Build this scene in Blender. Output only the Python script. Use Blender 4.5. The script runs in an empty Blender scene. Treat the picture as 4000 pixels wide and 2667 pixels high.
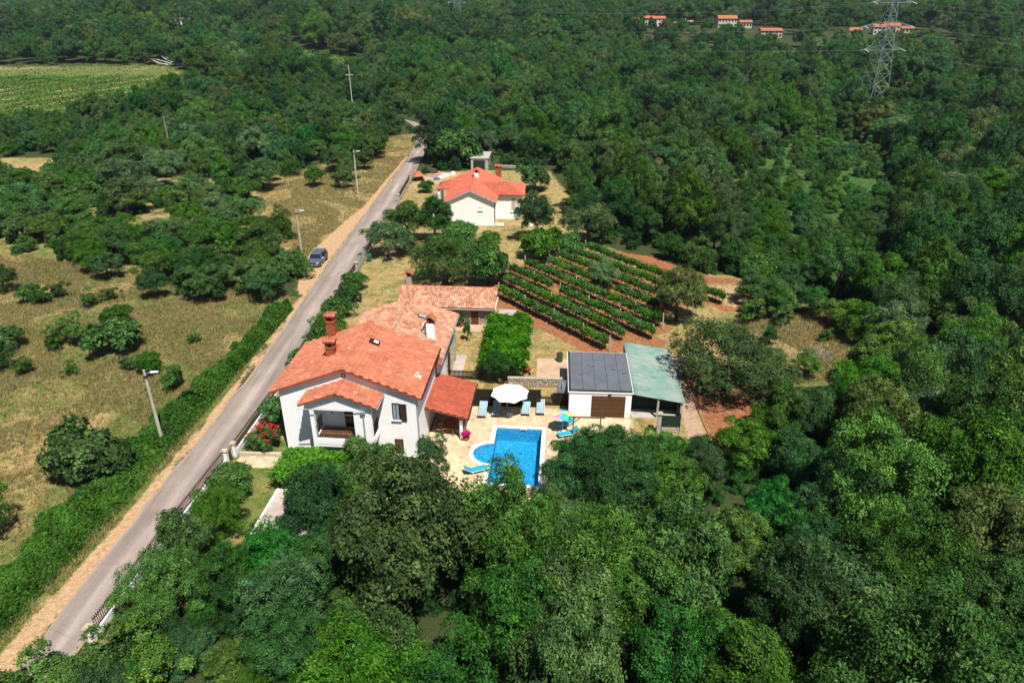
import bpy, math, random
import numpy as np
from mathutils import Vector, Matrix
R = math.radians
rng = np.random.default_rng(7)
random.seed(7)
sc = bpy.context.scene
COL = sc.collection

# ---------------------------------------------------------------- camera, sky, sun, exposure
cam_d = bpy.data.cameras.new('camera')
cam = bpy.data.objects.new('camera', cam_d); COL.objects.link(cam)
cam_d.sensor_width = 36.0
cam_d.lens = 36.0 * 2750 / 4000
cam_d.clip_start = 0.5; cam_d.clip_end = 12000
CAM_H = 34.5
cam.location = (0, 0, CAM_H)
cam.rotation_euler = (R(90 - 26.457), 0, 0)
sc.camera = cam

SUN_EL, SUN_AZ = 61.5, 26.0            # azimuth measured from the camera side (-Y) towards +X
world = bpy.data.worlds.new('World'); sc.world = world; world.use_nodes = True
wn = world.node_tree; wn.nodes.clear()
sky = wn.nodes.new('ShaderNodeTexSky'); sky.sky_type = 'NISHITA'; sky.sun_disc = False
sky.sun_elevation = R(SUN_EL); sky.sun_rotation = R(180 - SUN_AZ)
sky.air_density = 1.0; sky.dust_density = 0.6; sky.ozone_density = 1.0
bg = wn.nodes.new('ShaderNodeBackground'); bg.inputs['Strength'].default_value = 0.05
wo = wn.nodes.new('ShaderNodeOutputWorld')
wn.links.new(sky.outputs[0], bg.inputs[0]); wn.links.new(bg.outputs[0], wo.inputs[0])

sun_d = bpy.data.lights.new('sun', 'SUN'); sun_d.energy = 5.0; sun_d.angle = R(0.53); sun_d.color = (1.0, 0.955, 0.88)
sun = bpy.data.objects.new('sun', sun_d); COL.objects.link(sun)
sdir = Vector((math.sin(R(SUN_AZ)) * math.cos(R(SUN_EL)), -math.cos(R(SUN_AZ)) * math.cos(R(SUN_EL)), math.sin(R(SUN_EL))))
sun.rotation_euler = sdir.to_track_quat('Z', 'Y').to_euler()
sun.location = (40, -40, 90)

vs = sc.view_settings
vs.view_transform = 'Standard'; vs.look = 'None'; vs.exposure = 0.6; vs.gamma = 1.0; vs.use_curve_mapping = False
try:
    sc.cycles.max_bounces = 6; sc.cycles.diffuse_bounces = 2; sc.cycles.glossy_bounces = 2
    sc.cycles.transmission_bounces = 3; sc.cycles.transparent_max_bounces = 8; sc.cycles.volume_bounces = 0
    sc.cycles.use_denoising = True
except Exception:
    pass

# ---------------------------------------------------------------- materials
MATS = {}
def nt(name):
    m = bpy.data.materials.new(name); m.use_nodes = True
    t = m.node_tree; t.nodes.clear()
    out = t.nodes.new('ShaderNodeOutputMaterial')
    MATS[name] = m
    return m, t, out
def N(t, kind, **kw):
    n = t.nodes.new(kind)
    for k, v in kw.items():
        if k in n.inputs: n.inputs[k].default_value = v
        else: setattr(n, k, v)
    return n
def L(t, a, b): t.links.new(a, b)
def c4(c): return (c[0], c[1], c[2], 1.0)
def noise(t, scale, detail=3.0, pos=None, rough=0.55, dist=0.0):
    n = N(t, 'ShaderNodeTexNoise'); n.inputs['Scale'].default_value = scale; n.inputs['Detail'].default_value = detail
    n.inputs['Roughness'].default_value = rough; n.inputs['Distortion'].default_value = dist
    if pos is not None: L(t, pos, n.inputs['Vector'])
    return n.outputs['Fac']
def ramp(t, fac, stops, interp='LINEAR'):
    r = N(t, 'ShaderNodeValToRGB'); cr = r.color_ramp; cr.interpolation = interp
    while len(cr.elements) < len(stops): cr.elements.new(0.5)
    for e, (p, c) in zip(cr.elements, stops):
        e.position = p; e.color = c4(c) if hasattr(c, '__len__') else (c, c, c, 1)
    L(t, fac, r.inputs['Fac']); return r.outputs['Color']
def mix(t, fac, a, b, mode='MIX'):
    m = N(t, 'ShaderNodeMix'); m.data_type = 'RGBA'; m.blend_type = mode
    def put(v, s):
        if isinstance(v, bpy.types.NodeSocket): L(t, v, s)
        elif hasattr(v, '__len__'): s.default_value = c4(v)
        else: s.default_value = v
    put(fac, m.inputs[0]); put(a, m.inputs[6]); put(b, m.inputs[7])
    return m.outputs[2]
def math_(t, op, a, b=0.0):
    m = N(t, 'ShaderNodeMath'); m.operation = op
    for i, v in enumerate((a, b)):
        if isinstance(v, bpy.types.NodeSocket): L(t, v, m.inputs[i])
        else: m.inputs[i].default_value = v
    return m.outputs[0]
def attr(t, name):
    a = N(t, 'ShaderNodeAttribute'); a.attribute_name = name; return a
def gpos(t): return N(t, 'ShaderNodeNewGeometry').outputs['Position']
def bsdf(t, out, col, rough=0.8, spec=0.3, metallic=0.0, bump=None, bstr=0.3, bdist=0.05):
    p = N(t, 'ShaderNodeBsdfPrincipled')
    if isinstance(col, bpy.types.NodeSocket): L(t, col, p.inputs['Base Color'])
    else: p.inputs['Base Color'].default_value = c4(col)
    p.inputs['Roughness'].default_value = rough; p.inputs['Metallic'].default_value = metallic
    p.inputs['Specular IOR Level'].default_value = spec
    if bump is not None:
        b = N(t, 'ShaderNodeBump'); b.inputs['Strength'].default_value = bstr; b.inputs['Distance'].default_value = bdist
        L(t, bump, b.inputs['Height']); L(t, b.outputs[0], p.inputs['Normal'])
    L(t, p.outputs[0], out.inputs[0]); return p
def plain(name, c1, c2=None, scale=2.0, rough=0.8, spec=0.3, metallic=0.0, bscale=None, bstr=0.3, rnd=0.0, fine=None):
    m, t, out = nt(name); P = gpos(t)
    c2 = c2 if c2 is not None else tuple(0.82 * x for x in c1)
    f = noise(t, scale, 4, P)
    col = mix(t, ramp(t, f, [(0.35, 0.0), (0.65, 1.0)]), c1, c2)
    if fine:
        f2 = noise(t, scale * 9, 2, P)
        col = mix(t, 1.0, col, ramp(t, f2, [(0.3, 1 - fine), (0.7, 1 + fine * 0.5)]), 'MULTIPLY')
    if rnd:
        oi = N(t, 'ShaderNodeObjectInfo')
        col = mix(t, 1.0, col, ramp(t, oi.outputs['Random'], [(0, 1 - rnd), (1, 1.0 + rnd * 0.6)]), 'MULTIPLY')
    bsdf(t, out, col, rough, spec, metallic, noise(t, bscale, 3, P) if bscale else None, bstr)
    return m
def plaster(name, c1, c2):
    m, t, out = nt(name); P = gpos(t); mp = N(t, 'ShaderNodeMapping'); mp.inputs['Scale'].default_value = (5.0, 5.0, 0.35); L(t, P, mp.inputs['Vector'])
    col = mix(t, ramp(t, noise(t, .7, 4, P), [(.35, 0.), (.65, 1.)]), c1, c2)
    col = mix(t, .8, col, ramp(t, noise(t, 1.2, 4, mp.outputs[0]), [(.3, .95), (.55, 1.0)]), 'MULTIPLY')
    sz = N(t, 'ShaderNodeSeparateXYZ'); L(t, P, sz.inputs[0]); h = math_(t, 'ADD', sz.outputs[2], math_(t, 'MULTIPLY', noise(t, 1.6, 4, P), .8))
    col = mix(t, ramp(t, h, [(.35, .3), (.8, 0.)]), col, (.42, .34, .25))
    bsdf(t, out, col, .9, .2, 0, noise(t, 40, 2, P), .1)
def tile_mat(name, stops, dirt=0.35):
    m, t, out = nt(name); P = gpos(t)
    oi = N(t, 'ShaderNodeObjectInfo'); a = attr(t, 'tone')
    v = math_(t, 'FRACT', math_(t, 'ADD', oi.outputs['Random'], a.outputs['Fac']))
    col = ramp(t, v, stops)
    d = ramp(t, noise(t, 0.7, 4, P), [(0.4, 1.0), (0.75, 1 - dirt)])
    col = mix(t, 1.0, col, d, 'MULTIPLY')
    bsdf(t, out, col, 0.85, 0.2, 0, noise(t, 30, 2, P), 0.3, 0.01)
    return m
def leaf_mat(name, dark, light, trans=0.14, rough=0.55, spec=0.15, hue=0.016, big=0.30):
    m, t, out = nt(name)
    a = attr(t, 'tone'); oi = N(t, 'ShaderNodeObjectInfo')
    col = mix(t, a.outputs['Fac'], dark, light)
    f = noise(t, 0.018, 2, oi.outputs['Location'])
    col = mix(t, 1.0, col, ramp(t, f, [(0.3, 1 - big), (0.7, 1 + big)]), 'MULTIPLY')
    hsv = N(t, 'ShaderNodeHueSaturation')
    r = oi.outputs['Random']
    L(t, math_(t, 'ADD', math_(t, 'MULTIPLY', r, 2 * hue), 0.5 - hue), hsv.inputs['Hue'])
    r2 = math_(t, 'FRACT', math_(t, 'MULTIPLY', r, 7.31))
    L(t, math_(t, 'ADD', math_(t, 'MULTIPLY', r2, 0.5), 0.75), hsv.inputs['Value'])
    r3 = math_(t, 'FRACT', math_(t, 'MULTIPLY', r, 13.7))
    L(t, math_(t, 'ADD', math_(t, 'MULTIPLY', r3, 0.25), 0.92), hsv.inputs['Saturation'])
    L(t, col, hsv.inputs['Color'])
    p = N(t, 'ShaderNodeBsdfPrincipled'); L(t, hsv.outputs[0], p.inputs['Base Color'])
    p.inputs['Roughness'].default_value = rough; p.inputs['Specular IOR Level'].default_value = spec
    tr = N(t, 'ShaderNodeBsdfTranslucent'); L(t, hsv.outputs[0], tr.inputs['Color'])
    mx = N(t, 'ShaderNodeMixShader'); mx.inputs[0].default_value = trans
    L(t, p.outputs[0], mx.inputs[1]); L(t, tr.outputs[0], mx.inputs[2]); L(t, mx.outputs[0], out.inputs[0])
    return m

plaster('plaster', (0.86, 0.86, 0.86), (0.83, 0.82, 0.82))
plaster('plaster_warm', (0.85, 0.82, 0.77), (0.81, 0.78, 0.72))
plain('concrete', (0.42, 0.40, 0.36), (0.30, 0.28, 0.25), 1.3, 0.9, 0.2, bscale=30, fine=0.15)
plain('slab_concrete', (0.50, 0.36, 0.24), (0.38, 0.25, 0.16), 0.8, 0.9, 0.2, bscale=20, fine=0.15)
plain('pink_concrete', (0.46, 0.38, 0.33), (0.36, 0.29, 0.25), 0.8, 0.9, 0.2, bscale=20, fine=0.1)
plain('white_trim', (0.80, 0.80, 0.78), (0.72, 0.72, 0.70), 1.5, 0.7)
plain('coping', (0.82, 0.80, 0.76), (0.76, 0.74, 0.70), 1.5, 0.7)
plain('stone', (0.46, 0.39, 0.29), (0.34, 0.28, 0.20), 3.0, 0.9, 0.2, bscale=14, bstr=0.5, rnd=0.25)
plain('ashlar', (0.46, 0.38, 0.28), (0.36, 0.29, 0.21), 2.0, 0.9, 0.2, bscale=14, bstr=0.5, rnd=0.2)
plain('mortar', (0.33, 0.28, 0.21), (0.25, 0.21, 0.16), 4.0, 0.95, 0.1)
plain('flagstone', (0.60, 0.46, 0.30), (0.50, 0.37, 0.23), 1.6, 0.85, 0.2, bscale=20, bstr=0.2, rnd=0.2, fine=0.1)
plain('flag_joint', (0.42, 0.33, 0.22), (0.33, 0.25, 0.17), 4.0, 0.95, 0.1)
plain('brick_red', (0.36, 0.10, 0.05), (0.25, 0.06, 0.035), 6.0, 0.9, 0.1, bscale=20, bstr=0.4)
plain('wood_dark', (0.035, 0.018, 0.011), (0.022, 0.012, 0.008), 3.0, 0.7, 0.25)
plain('wood_brown', (0.11, 0.045, 0.02), (0.07, 0.028, 0.013), 3.0, 0.75, 0.2)
plain('door_brown', (0.085, 0.042, 0.018), (0.07, 0.032, 0.014), 2.0, 0.6, 0.3)
plain('door_red', (0.12, 0.035, 0.018), (0.085, 0.024, 0.013), 2.0, 0.6, 0.3)
plain('fence_dark', (0.014, 0.010, 0.008), (0.022, 0.015, 0.011), 3.0, 0.7, 0.2)
plain('iron', (0.028, 0.022, 0.020), (0.06, 0.03, 0.02), 3.0, 0.6, 0.4)
plain('rust_iron', (0.07, 0.035, 0.022), (0.045, 0.022, 0.016), 3.0, 0.7, 0.3)
plain('galv', (0.42, 0.44, 0.45), (0.34, 0.36, 0.37), 1.0, 0.5, 0.5, 0.4)
plain('pylon_steel', (0.26, 0.33, 0.30), (0.20, 0.27, 0.25), 0.3, 0.6, 0.4, 0.2)
plain('pole_concrete', (0.46, 0.42, 0.37), (0.36, 0.33, 0.29), 1.0, 0.9, 0.2)
plain('roof_grey', (0.115, 0.125, 0.145), (0.095, 0.103, 0.120), 0.8, 0.75, 0.3, fine=0.12)
plain('roof_seam', (0.02, 0.02, 0.022), (0.03, 0.03, 0.032), 2.0, 0.8)
plain('screen_green', (0.008, 0.02, 0.015), (0.012, 0.028, 0.02), 1.5, 0.8)
plain('barrel_green', (0.03, 0.07, 0.045), (0.05, 0.05, 0.03), 3.0, 0.6, 0.3)
plain('bin_green', (0.02, 0.09, 0.04), (0.018, 0.08, 0.035), 3.0, 0.5, 0.4)
plain('teal', (0.015, 0.33, 0.45), (0.012, 0.29, 0.40), 3.0, 0.6, 0.3)
plain('frame_white', (0.7, 0.72, 0.72), (0.62, 0.64, 0.64), 3.0, 0.5, 0.5)
plain('canvas', (0.82, 0.82, 0.80), (0.78, 0.78, 0.76), 1.0, 0.85, 0.2)
plain('bark', (0.10, 0.08, 0.06), (0.05, 0.04, 0.03), 4.0, 0.95, 0.1, bscale=12, bstr=0.5)
plain('bark_pale', (0.50, 0.47, 0.42), (0.36, 0.33, 0.29), 2.0, 0.9, 0.1)
plain('bark_dead', (0.30, 0.26, 0.21), (0.20, 0.17, 0.14), 2.0, 0.9, 0.1)
plain('black', (0.008, 0.008, 0.009), (0.012, 0.012, 0.012), 3.0, 0.5)
plain('car_paint', (0.15, 0.17, 0.23), (0.145, 0.165, 0.225), 3.0, 0.28, 0.6, 0.5)
plain('chrome', (0.6, 0.62, 0.63), (0.55, 0.57, 0.58), 3.0, 0.2, 0.6, 0.8)
plain('glass_dark', (0.012, 0.016, 0.02), (0.012, 0.016, 0.02), 3.0, 0.08, 0.8)
plain('glass_curtain', (0.33, 0.40, 0.45), (0.20, 0.26, 0.31), 6.0, 0.3, 0.6)
plain('rubber', (0.012, 0.012, 0.012), (0.02, 0.02, 0.02), 3.0, 0.8)
plain('lamp_glass', (0.65, 0.68, 0.70), (0.6, 0.62, 0.64), 3.0, 0.3, 0.6)
plain('paper_white', (0.75, 0.75, 0.74), (0.62, 0.62, 0.61), 2.0, 0.8)
plain('junk_blue', (0.06, 0.14, 0.28), (0.10, 0.18, 0.30), 2.0, 0.6)
plain('gravel', (0.46, 0.34, 0.24), (0.34, 0.24, 0.16), 5.0, 0.95, 0.1, bscale=25, bstr=0.8, fine=0.3)
plain('terracotta', (0.38, 0.13, 0.06), (0.30, 0.10, 0.05), 3.0, 0.85)
plain('balcony_tile', (0.20, 0.10, 0.055), (0.10, 0.045, 0.025), 4.0, 0.8)
plain('far_roof', (0.38, 0.12, 0.065), (0.31, 0.095, 0.055), 0.4, 0.85)
plain('far_wall', (0.56, 0.50, 0.43), (0.50, 0.43, 0.36), 0.3, 0.9, rnd=0.15)
plain('far_wall_ochre', (0.55, 0.40, 0.24), (0.48, 0.34, 0.20), 0.3, 0.9)
plain('petal_red', (0.42, 0.012, 0.03), (0.34, 0.010, 0.02), 3.0, 0.6)
plain('petal_pink', (0.48, 0.02, 0.16), (0.40, 0.015, 0.12), 3.0, 0.6)
plain('plastic_red', (0.42, 0.03, 0.015), (0.36, 0.025, 0.012), 3.0, 0.5)
plain('cushion', (0.45, 0.40, 0.34), (0.38, 0.33, 0.28), 3.0, 0.9)
plain('roof_gap_shade', (0.06, 0.018, 0.011), (0.04, 0.013, 0.009), 2.0, 0.9, 0.1)  # near-black, puts the shade between roof tiles into colour
plain('fascia_red', (0.34, 0.085, 0.04), (0.27, 0.065, 0.03), 2.0, 0.8)
plain('umb_pink', (0.75, 0.22, 0.62), None, 2.0, 0.8); plain('umb_blue', (0.03, 0.42, 0.72), None, 2.0, 0.8)
plain('umb_green', (0.05, 0.58, 0.28), None, 2.0, 0.8); plain('umb_yellow', (0.80, 0.78, 0.10), None, 2.0, 0.8)
TILE_RED = tile_mat('tile_red', [(0.0, (0.38, 0.112, 0.060)), (0.25, (0.44, 0.148, 0.084)), (0.5, (0.48, 0.175, 0.102)), (0.75, (0.41, 0.130, 0.072)), (0.96, (0.47, 0.19, 0.115)), (1.0, (0.50, 0.28, 0.17))], 0.22)
TILE_OLD = tile_mat('tile_old', [(0.0, (0.36, 0.12, 0.075)), (0.18, (0.46, 0.22, 0.14)), (0.36, (0.52, 0.31, 0.20)), (0.52, (0.41, 0.15, 0.09)), (0.68, (0.55, 0.37, 0.24)), (0.84, (0.42, 0.18, 0.11)), (1.0, (0.50, 0.29, 0.18))], 0.4)
TILE_PALE = tile_mat('tile_pale', [(0.0, (0.40, 0.14, 0.085)), (0.3, (0.49, 0.25, 0.16)), (0.55, (0.55, 0.36, 0.24)), (0.8, (0.42, 0.17, 0.10)), (1.0, (0.57, 0.42, 0.29))], 0.38)
TILE_NEW = tile_mat('tile_new', [(0.0, (0.43, 0.11, 0.065)), (0.5, (0.48, 0.135, 0.08)), (1.0, (0.41, 0.10, 0.06))], 0.18)
TILE_DEEP = tile_mat('tile_deep', [(0.0, (0.33, 0.075, 0.042)), (0.5, (0.40, 0.098, 0.056)), (1.0, (0.29, 0.064, 0.036))], 0.25)

leaf_mat('leaf_oak', (0.009, 0.038, 0.005), (0.132, 0.250, 0.050))
leaf_mat('leaf_ash', (0.006, 0.036, 0.007), (0.080, 0.215, 0.050))
leaf_mat('leaf_light', (0.012, 0.052, 0.006), (0.118, 0.248, 0.048), hue=0.008)
leaf_mat('leaf_grey', (0.014, 0.046, 0.013), (0.175, 0.290, 0.100))
leaf_mat('leaf_dark', (0.004, 0.025, 0.005), (0.062, 0.160, 0.038))
leaf_mat('leaf_olive', (0.015, 0.036, 0.006), (0.195, 0.250, 0.074))
leaf_mat('leaf_walnut', (0.010, 0.032, 0.006), (0.105, 0.178, 0.044), hue=0.005, big=0.05)
leaf_mat('leaf_vine', (0.010, 0.058, 0.004), (0.095, 0.260, 0.026), hue=0.012, big=0.1)
leaf_mat('leaf_vineyard', (0.007, 0.034, 0.004), (0.095, 0.215, 0.036), hue=0.012, big=0.1)
leaf_mat('leaf_fig', (0.008, 0.040, 0.005), (0.108, 0.240, 0.045), hue=0.012, big=0.15)
leaf_mat('leaf_pine', (0.010, 0.032, 0.012), (0.060, 0.110, 0.044), trans=0.1, hue=0.01, big=0.1)
leaf_mat('leaf_hedge', (0.005, 0.028, 0.003), (0.075, 0.180, 0.026), hue=0.0, big=0.0)
leaf_mat('grass_dry', (0.25, 0.18, 0.07), (0.50, 0.39, 0.18), trans=0.3, hue=0.0, big=0.0)
leaf_mat('grass_green', (0.070, 0.105, 0.022), (0.20, 0.24, 0.065), trans=0.3, hue=0.0, big=0.0)

# ground: forest floor with masks for dry meadow, green grass, red soil, pale dirt
m, t, out = nt('ground'); P = gpos(t)
nb = noise(t, 0.35, 5, P, 0.6); nf = noise(t, 2.6, 4, P, 0.65); nl = noise(t, 0.06, 4, P); nm = noise(t, 0.9, 4, P, 0.6, 0.6)
def mask(name, lo=0.40, hi=0.60):
    a = attr(t, name).outputs['Fac']
    s = math_(t, 'ADD', a, math_(t, 'MULTIPLY', math_(t, 'SUBTRACT', nb, 0.5), 0.9))
    s = math_(t, 'ADD', s, math_(t, 'MULTIPLY', math_(t, 'SUBTRACT', nf, 0.5), 0.35))
    return ramp(t, s, [(lo, 0.0), (hi, 1.0)])
floor_c = mix(t, nf, (0.022, 0.040, 0.012), (0.060, 0.070, 0.025))
dry_c = ramp(t, nm, [(0.28, (0.150, 0.128, 0.042)), (0.42, (0.265, 0.198, 0.074)), (0.55, (0.375, 0.280, 0.125)), (0.66, (0.290, 0.185, 0.080)), (0.78, (0.42, 0.34, 0.18))])
green_c = ramp(t, nm, [(0.3, (0.060, 0.105, 0.018)), (0.5, (0.120, 0.150, 0.036)), (0.7, (0.215, 0.190, 0.062))])
soil_c = ramp(t, nf, [(0.3, (0.175, 0.066, 0.029)), (0.5, (0.285, 0.112, 0.052)), (0.7, (0.37, 0.175, 0.090))])
dirt_c = ramp(t, nf, [(0.3, (0.32, 0.19, 0.09)), (0.55, (0.46, 0.30, 0.17)), (0.75, (0.52, 0.38, 0.24))])
col = mix(t, mask('dry'), floor_c, dry_c)
col = mix(t, mask('green', 0.42, 0.62), col, green_c)
mead_c = ramp(t, nm, [(0.3, (0.022, 0.062, 0.012)), (0.5, (0.040, 0.100, 0.020)), (0.7, (0.085, 0.140, 0.034))])
col = mix(t, mask('mead'), col, mead_c)
col = mix(t, mask('soil'), col, soil_c)
col = mix(t, mask('dirt'), col, dirt_c)
spk = ramp(t, noise(t, 9.0, 3, P, 0.7), [(0.25, 0.62), (0.5, 1.0), (0.8, 1.3)])
col = mix(t, 1.0, col, spk, 'MULTIPLY')
bsdf(t, out, col, 0.95, 0.1, 0, noise(t, 3.0, 5, P, 0.7), 0.7, 0.25)

m, t, out = nt('asphalt'); P = gpos(t)
mp = N(t, 'ShaderNodeMapping'); mp.inputs['Scale'].default_value = (1.0, 0.06, 1.0); mp.inputs['Rotation'].default_value = (0, 0, R(4)); L(t, P, mp.inputs['Vector'])
st = noise(t, 1.1, 3, mp.outputs[0]); nf = noise(t, 6, 4, P, 0.7); nb = noise(t, 0.25, 3, P)
col = ramp(t, st, [(0.3, (0.205, 0.165, 0.145)), (0.5, (0.255, 0.208, 0.182)), (0.68, (0.32, 0.26, 0.225))])
col = mix(t, 0.7, col, ramp(t, nf, [(0.3, 0.82), (0.7, 1.12)]), 'MULTIPLY')
col = mix(t, 0.6, col, ramp(t, nb, [(0.35, 0.85), (0.65, 1.1)]), 'MULTIPLY')
ac_ = math_(t, 'ADD', attr(t, 'across').outputs['Fac'], math_(t, 'MULTIPLY', math_(t, 'SUBTRACT', nb, .5), .12))
col = mix(t, 1.0, col, ramp(t, ac_, [(0.0, 1.02), (0.10, 0.86), (0.28, 0.93), (0.46, 1.22), (0.56, 1.2), (0.74, 0.88), (0.9, 0.95), (1.0, 0.85)]), 'MULTIPLY')
ed = math_(t, 'ADD', math_(t, 'MULTIPLY', math_(t, 'ABSOLUTE', math_(t, 'SUBTRACT', ac_, .5)), 2.0), math_(t, 'MULTIPLY', math_(t, 'SUBTRACT', noise(t, 1.5, 4, P, .7), .5), .35))
col = mix(t, ramp(t, ed, [(0.90, 0.0), (1.02, 0.85)]), col, (0.40, 0.25, 0.13))
vc = N(t, 'ShaderNodeTexVoronoi'); vc.feature = 'DISTANCE_TO_EDGE'; vc.inputs['Scale'].default_value = .16; L(t, mix(t, .25, P, N(t, 'ShaderNodeTexNoise').outputs['Color'], 'ADD'), vc.inputs['Vector'])
col = mix(t, ramp(t, vc.outputs['Distance'], [(0.002, 0.3), (0.007, 0.0)]), col, (0.10, 0.085, 0.075))
bsdf(t, out, col, 0.9, 0.2, 0, noise(t, 25, 2, P), 0.3, 0.02)

m, t, out = nt('corrugated'); P = N(t, 'ShaderNodeTexCoord').outputs['Object']
mp = N(t, 'ShaderNodeMapping'); mp.inputs['Scale'].default_value = (0.45, 5.0, 1.0); L(t, P, mp.inputs['Vector'])
s1 = noise(t, 1.5, 4, mp.outputs[0], 0.7); s2 = noise(t, 0.55, 4, P)
base = mix(t, ramp(t, s2, [(0.38, 0.0), (0.62, 1.0)]), (0.075, 0.20, 0.165), (0.21, 0.26, 0.22))
col = mix(t, ramp(t, s1, [(0.4, 0.0), (0.62, 0.6)]), base, (0.30, 0.36, 0.32))
bsdf(t, out, col, 0.65, 0.35, 0, None)

m, t, out = nt('stripes'); tc = N(t, 'ShaderNodeTexCoord').outputs['Object']
sx = N(t, 'ShaderNodeSeparateXYZ'); L(t, tc, sx.inputs[0])
v = math_(t, 'FRACT', math_(t, 'MULTIPLY', math_(t, 'ADD', sx.outputs[0], 5.0), 4.4))
col = ramp(t, v, [(0.0, (0.03, 0.12, 0.22)), (0.20, (0.50, 0.56, 0.55)), (0.32, (0.12, 0.30, 0.38)), (0.44, (0.55, 0.60, 0.58)), (0.58, (0.05, 0.18, 0.30)), (0.74, (0.52, 0.58, 0.57)), (0.84, (0.18, 0.38, 0.42)), (0.95, (0.52, 0.57, 0.56))], 'CONSTANT')
bsdf(t, out, col, 0.85, 0.2)

m, t, out = nt('pool_tile'); P = gpos(t)
vz = N(t, 'ShaderNodeTexVoronoi'); vz.inputs['Scale'].default_value = 7.0; L(t, mix(t, .35, P, N(t, 'ShaderNodeTexNoise').outputs['Color'], 'ADD'), vz.inputs['Vector'])
col = ramp(t, vz.outputs['Distance'], [(0.0, (0.018, 0.22, 0.40)), (0.5, (0.045, 0.34, 0.53)), (0.9, (0.12, 0.50, 0.66))])
col = mix(t, 0.8, col, ramp(t, noise(t, 5.0, 3, P), [(0.3, 0.72), (0.7, 1.15)]), 'MULTIPLY')
bsdf(t, out, col, 0.5, 0.4)

m, t, out = nt('water'); P = gpos(t)
tr = N(t, 'ShaderNodeBsdfTransparent'); tr.inputs['Color'].default_value = (0.50, 0.84, 0.95, 1)
gl = N(t, 'ShaderNodeBsdfGlossy'); gl.inputs['Roughness'].default_value = 0.04
b = N(t, 'ShaderNodeBump'); b.inputs['Strength'].default_value = 0.5; b.inputs['Distance'].default_value = 0.05
L(t, noise(t, 3.5, 3, P), b.inputs['Height']); L(t, b.outputs[0], gl.inputs['Normal'])
fr = N(t, 'ShaderNodeFresnel'); fr.inputs['IOR'].default_value = 1.33; L(t, b.outputs[0], fr.inputs['Normal'])
mx = N(t, 'ShaderNodeMixShader'); L(t, fr.outputs[0], mx.inputs[0]); L(t, tr.outputs[0], mx.inputs[1]); L(t, gl.outputs[0], mx.inputs[2])
L(t, mx.outputs[0], out.inputs[0])

# ---------------------------------------------------------------- builders
class MB:
    def __init__(s): s.v = []; s.f = []; s.t = []
    def add(s, vs, fs, tone=0.0):
        b = len(s.v); s.v += [tuple(p) for p in vs]; s.f += [tuple(b + i for i in f) for f in fs]; s.t += [tone] * len(fs); return s
    def hexa(s, p, tone=0.0):
        return s.add(p, [(3, 2, 1, 0), (4, 5, 6, 7), (0, 1, 5, 4), (1, 2, 6, 5), (2, 3, 7, 6), (3, 0, 4, 7)], tone)
    def box(s, x0, x1, y0, y1, z0, z1, tone=0.0):
        return s.hexa([(x0, y0, z0), (x1, y0, z0), (x1, y1, z0), (x0, y1, z0), (x0, y0, z1), (x1, y0, z1), (x1, y1, z1), (x0, y1, z1)], tone)
    def prism(s, poly, z0, z1, tone=0.0):
        n = len(poly); zz = lambda z, i: z[i] if hasattr(z, '__len__') else z
        vs = [(p[0], p[1], zz(z0, i)) for i, p in enumerate(poly)] + [(p[0], p[1], zz(z1, i)) for i, p in enumerate(poly)]
        fs = [tuple(range(n - 1, -1, -1)), tuple(range(n, 2 * n))] + [(i, (i + 1) % n, n + (i + 1) % n, n + i) for i in range(n)]
        return s.add(vs, fs, tone)
    def xprism(s, poly, y0, y1):           # poly in (x,z), extruded along y
        n = len(poly)
        vs = [(p[0], y0, p[1]) for p in poly] + [(p[0], y1, p[1]) for p in poly]
        fs = [tuple(range(n)), tuple(range(2 * n - 1, n - 1, -1))] + [(i, n + i, n + (i + 1) % n, (i + 1) % n) for i in range(n)]
        return s.add(vs, fs)
    def tube(s, p0, p1, r0, r1=None, n=8, caps=True):
        r1 = r0 if r1 is None else r1
        p0 = Vector(p0); p1 = Vector(p1); d = (p1 - p0).normalized()
        a = d.orthogonal().normalized(); b = d.cross(a)
        vs = []
        for p, r in ((p0, r0), (p1, r1)):
            for i in range(n):
                q = 2 * math.pi * i / n; vs.append(p + (a * math.cos(q) + b * math.sin(q)) * r)
        fs = [(i, (i + 1) % n, n + (i + 1) % n, n + i) for i in range(n)]
        if caps: fs += [tuple(range(n - 1, -1, -1)), tuple(range(n, 2 * n))]
        return s.add(vs, fs)
    def path(s, pts, radii, n=6):
        for i in range(len(pts) - 1): s.tube(pts[i], pts[i + 1], radii[i], radii[i + 1], n)
        return s
    def mesh(s, name, mat):
        me = bpy.data.meshes.new(name); me.from_pydata(s.v, [], s.f); me.materials.append(MATS[mat] if isinstance(mat, str) else mat)
        if any(s.t):
            a = me.attributes.new('tone', 'FLOAT', 'FACE'); a.data.foreach_set('value', s.t)
        return me
    def build(s, name, mat, parent=None, smooth=False):
        me = s.mesh(name, mat)
        if smooth: me.polygons.foreach_set('use_smooth', [True] * len(me.polygons))
        return ob(name, me, parent)
def ob(name, me, parent=None):
    o = bpy.data.objects.new(name, me); COL.objects.link(o)
    if parent is not None: o.parent = parent
    return o
def tag(o, label=None, cat=None, group=None, kind=None):
    if label: o['label'] = label
    if cat: o['category'] = cat
    if group: o['group'] = group
    if kind: o['kind'] = kind
    return o
def thing(name, label, cat, loc=(0, 0, 0), deg=0.0, group=None):
    o = bpy.data.objects.new(name, None); COL.objects.link(o); o.empty_display_size = 0.5
    o.location = loc; o.rotation_euler = (0, 0, R(deg)); tag(o, label, cat, group); return o
def copy_tree(o, parent=None):
    c = o.copy(); COL.objects.link(c)
    if parent is not None: c.parent = parent
    for ch in list(o.children): copy_tree(ch, c)
    return c
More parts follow.
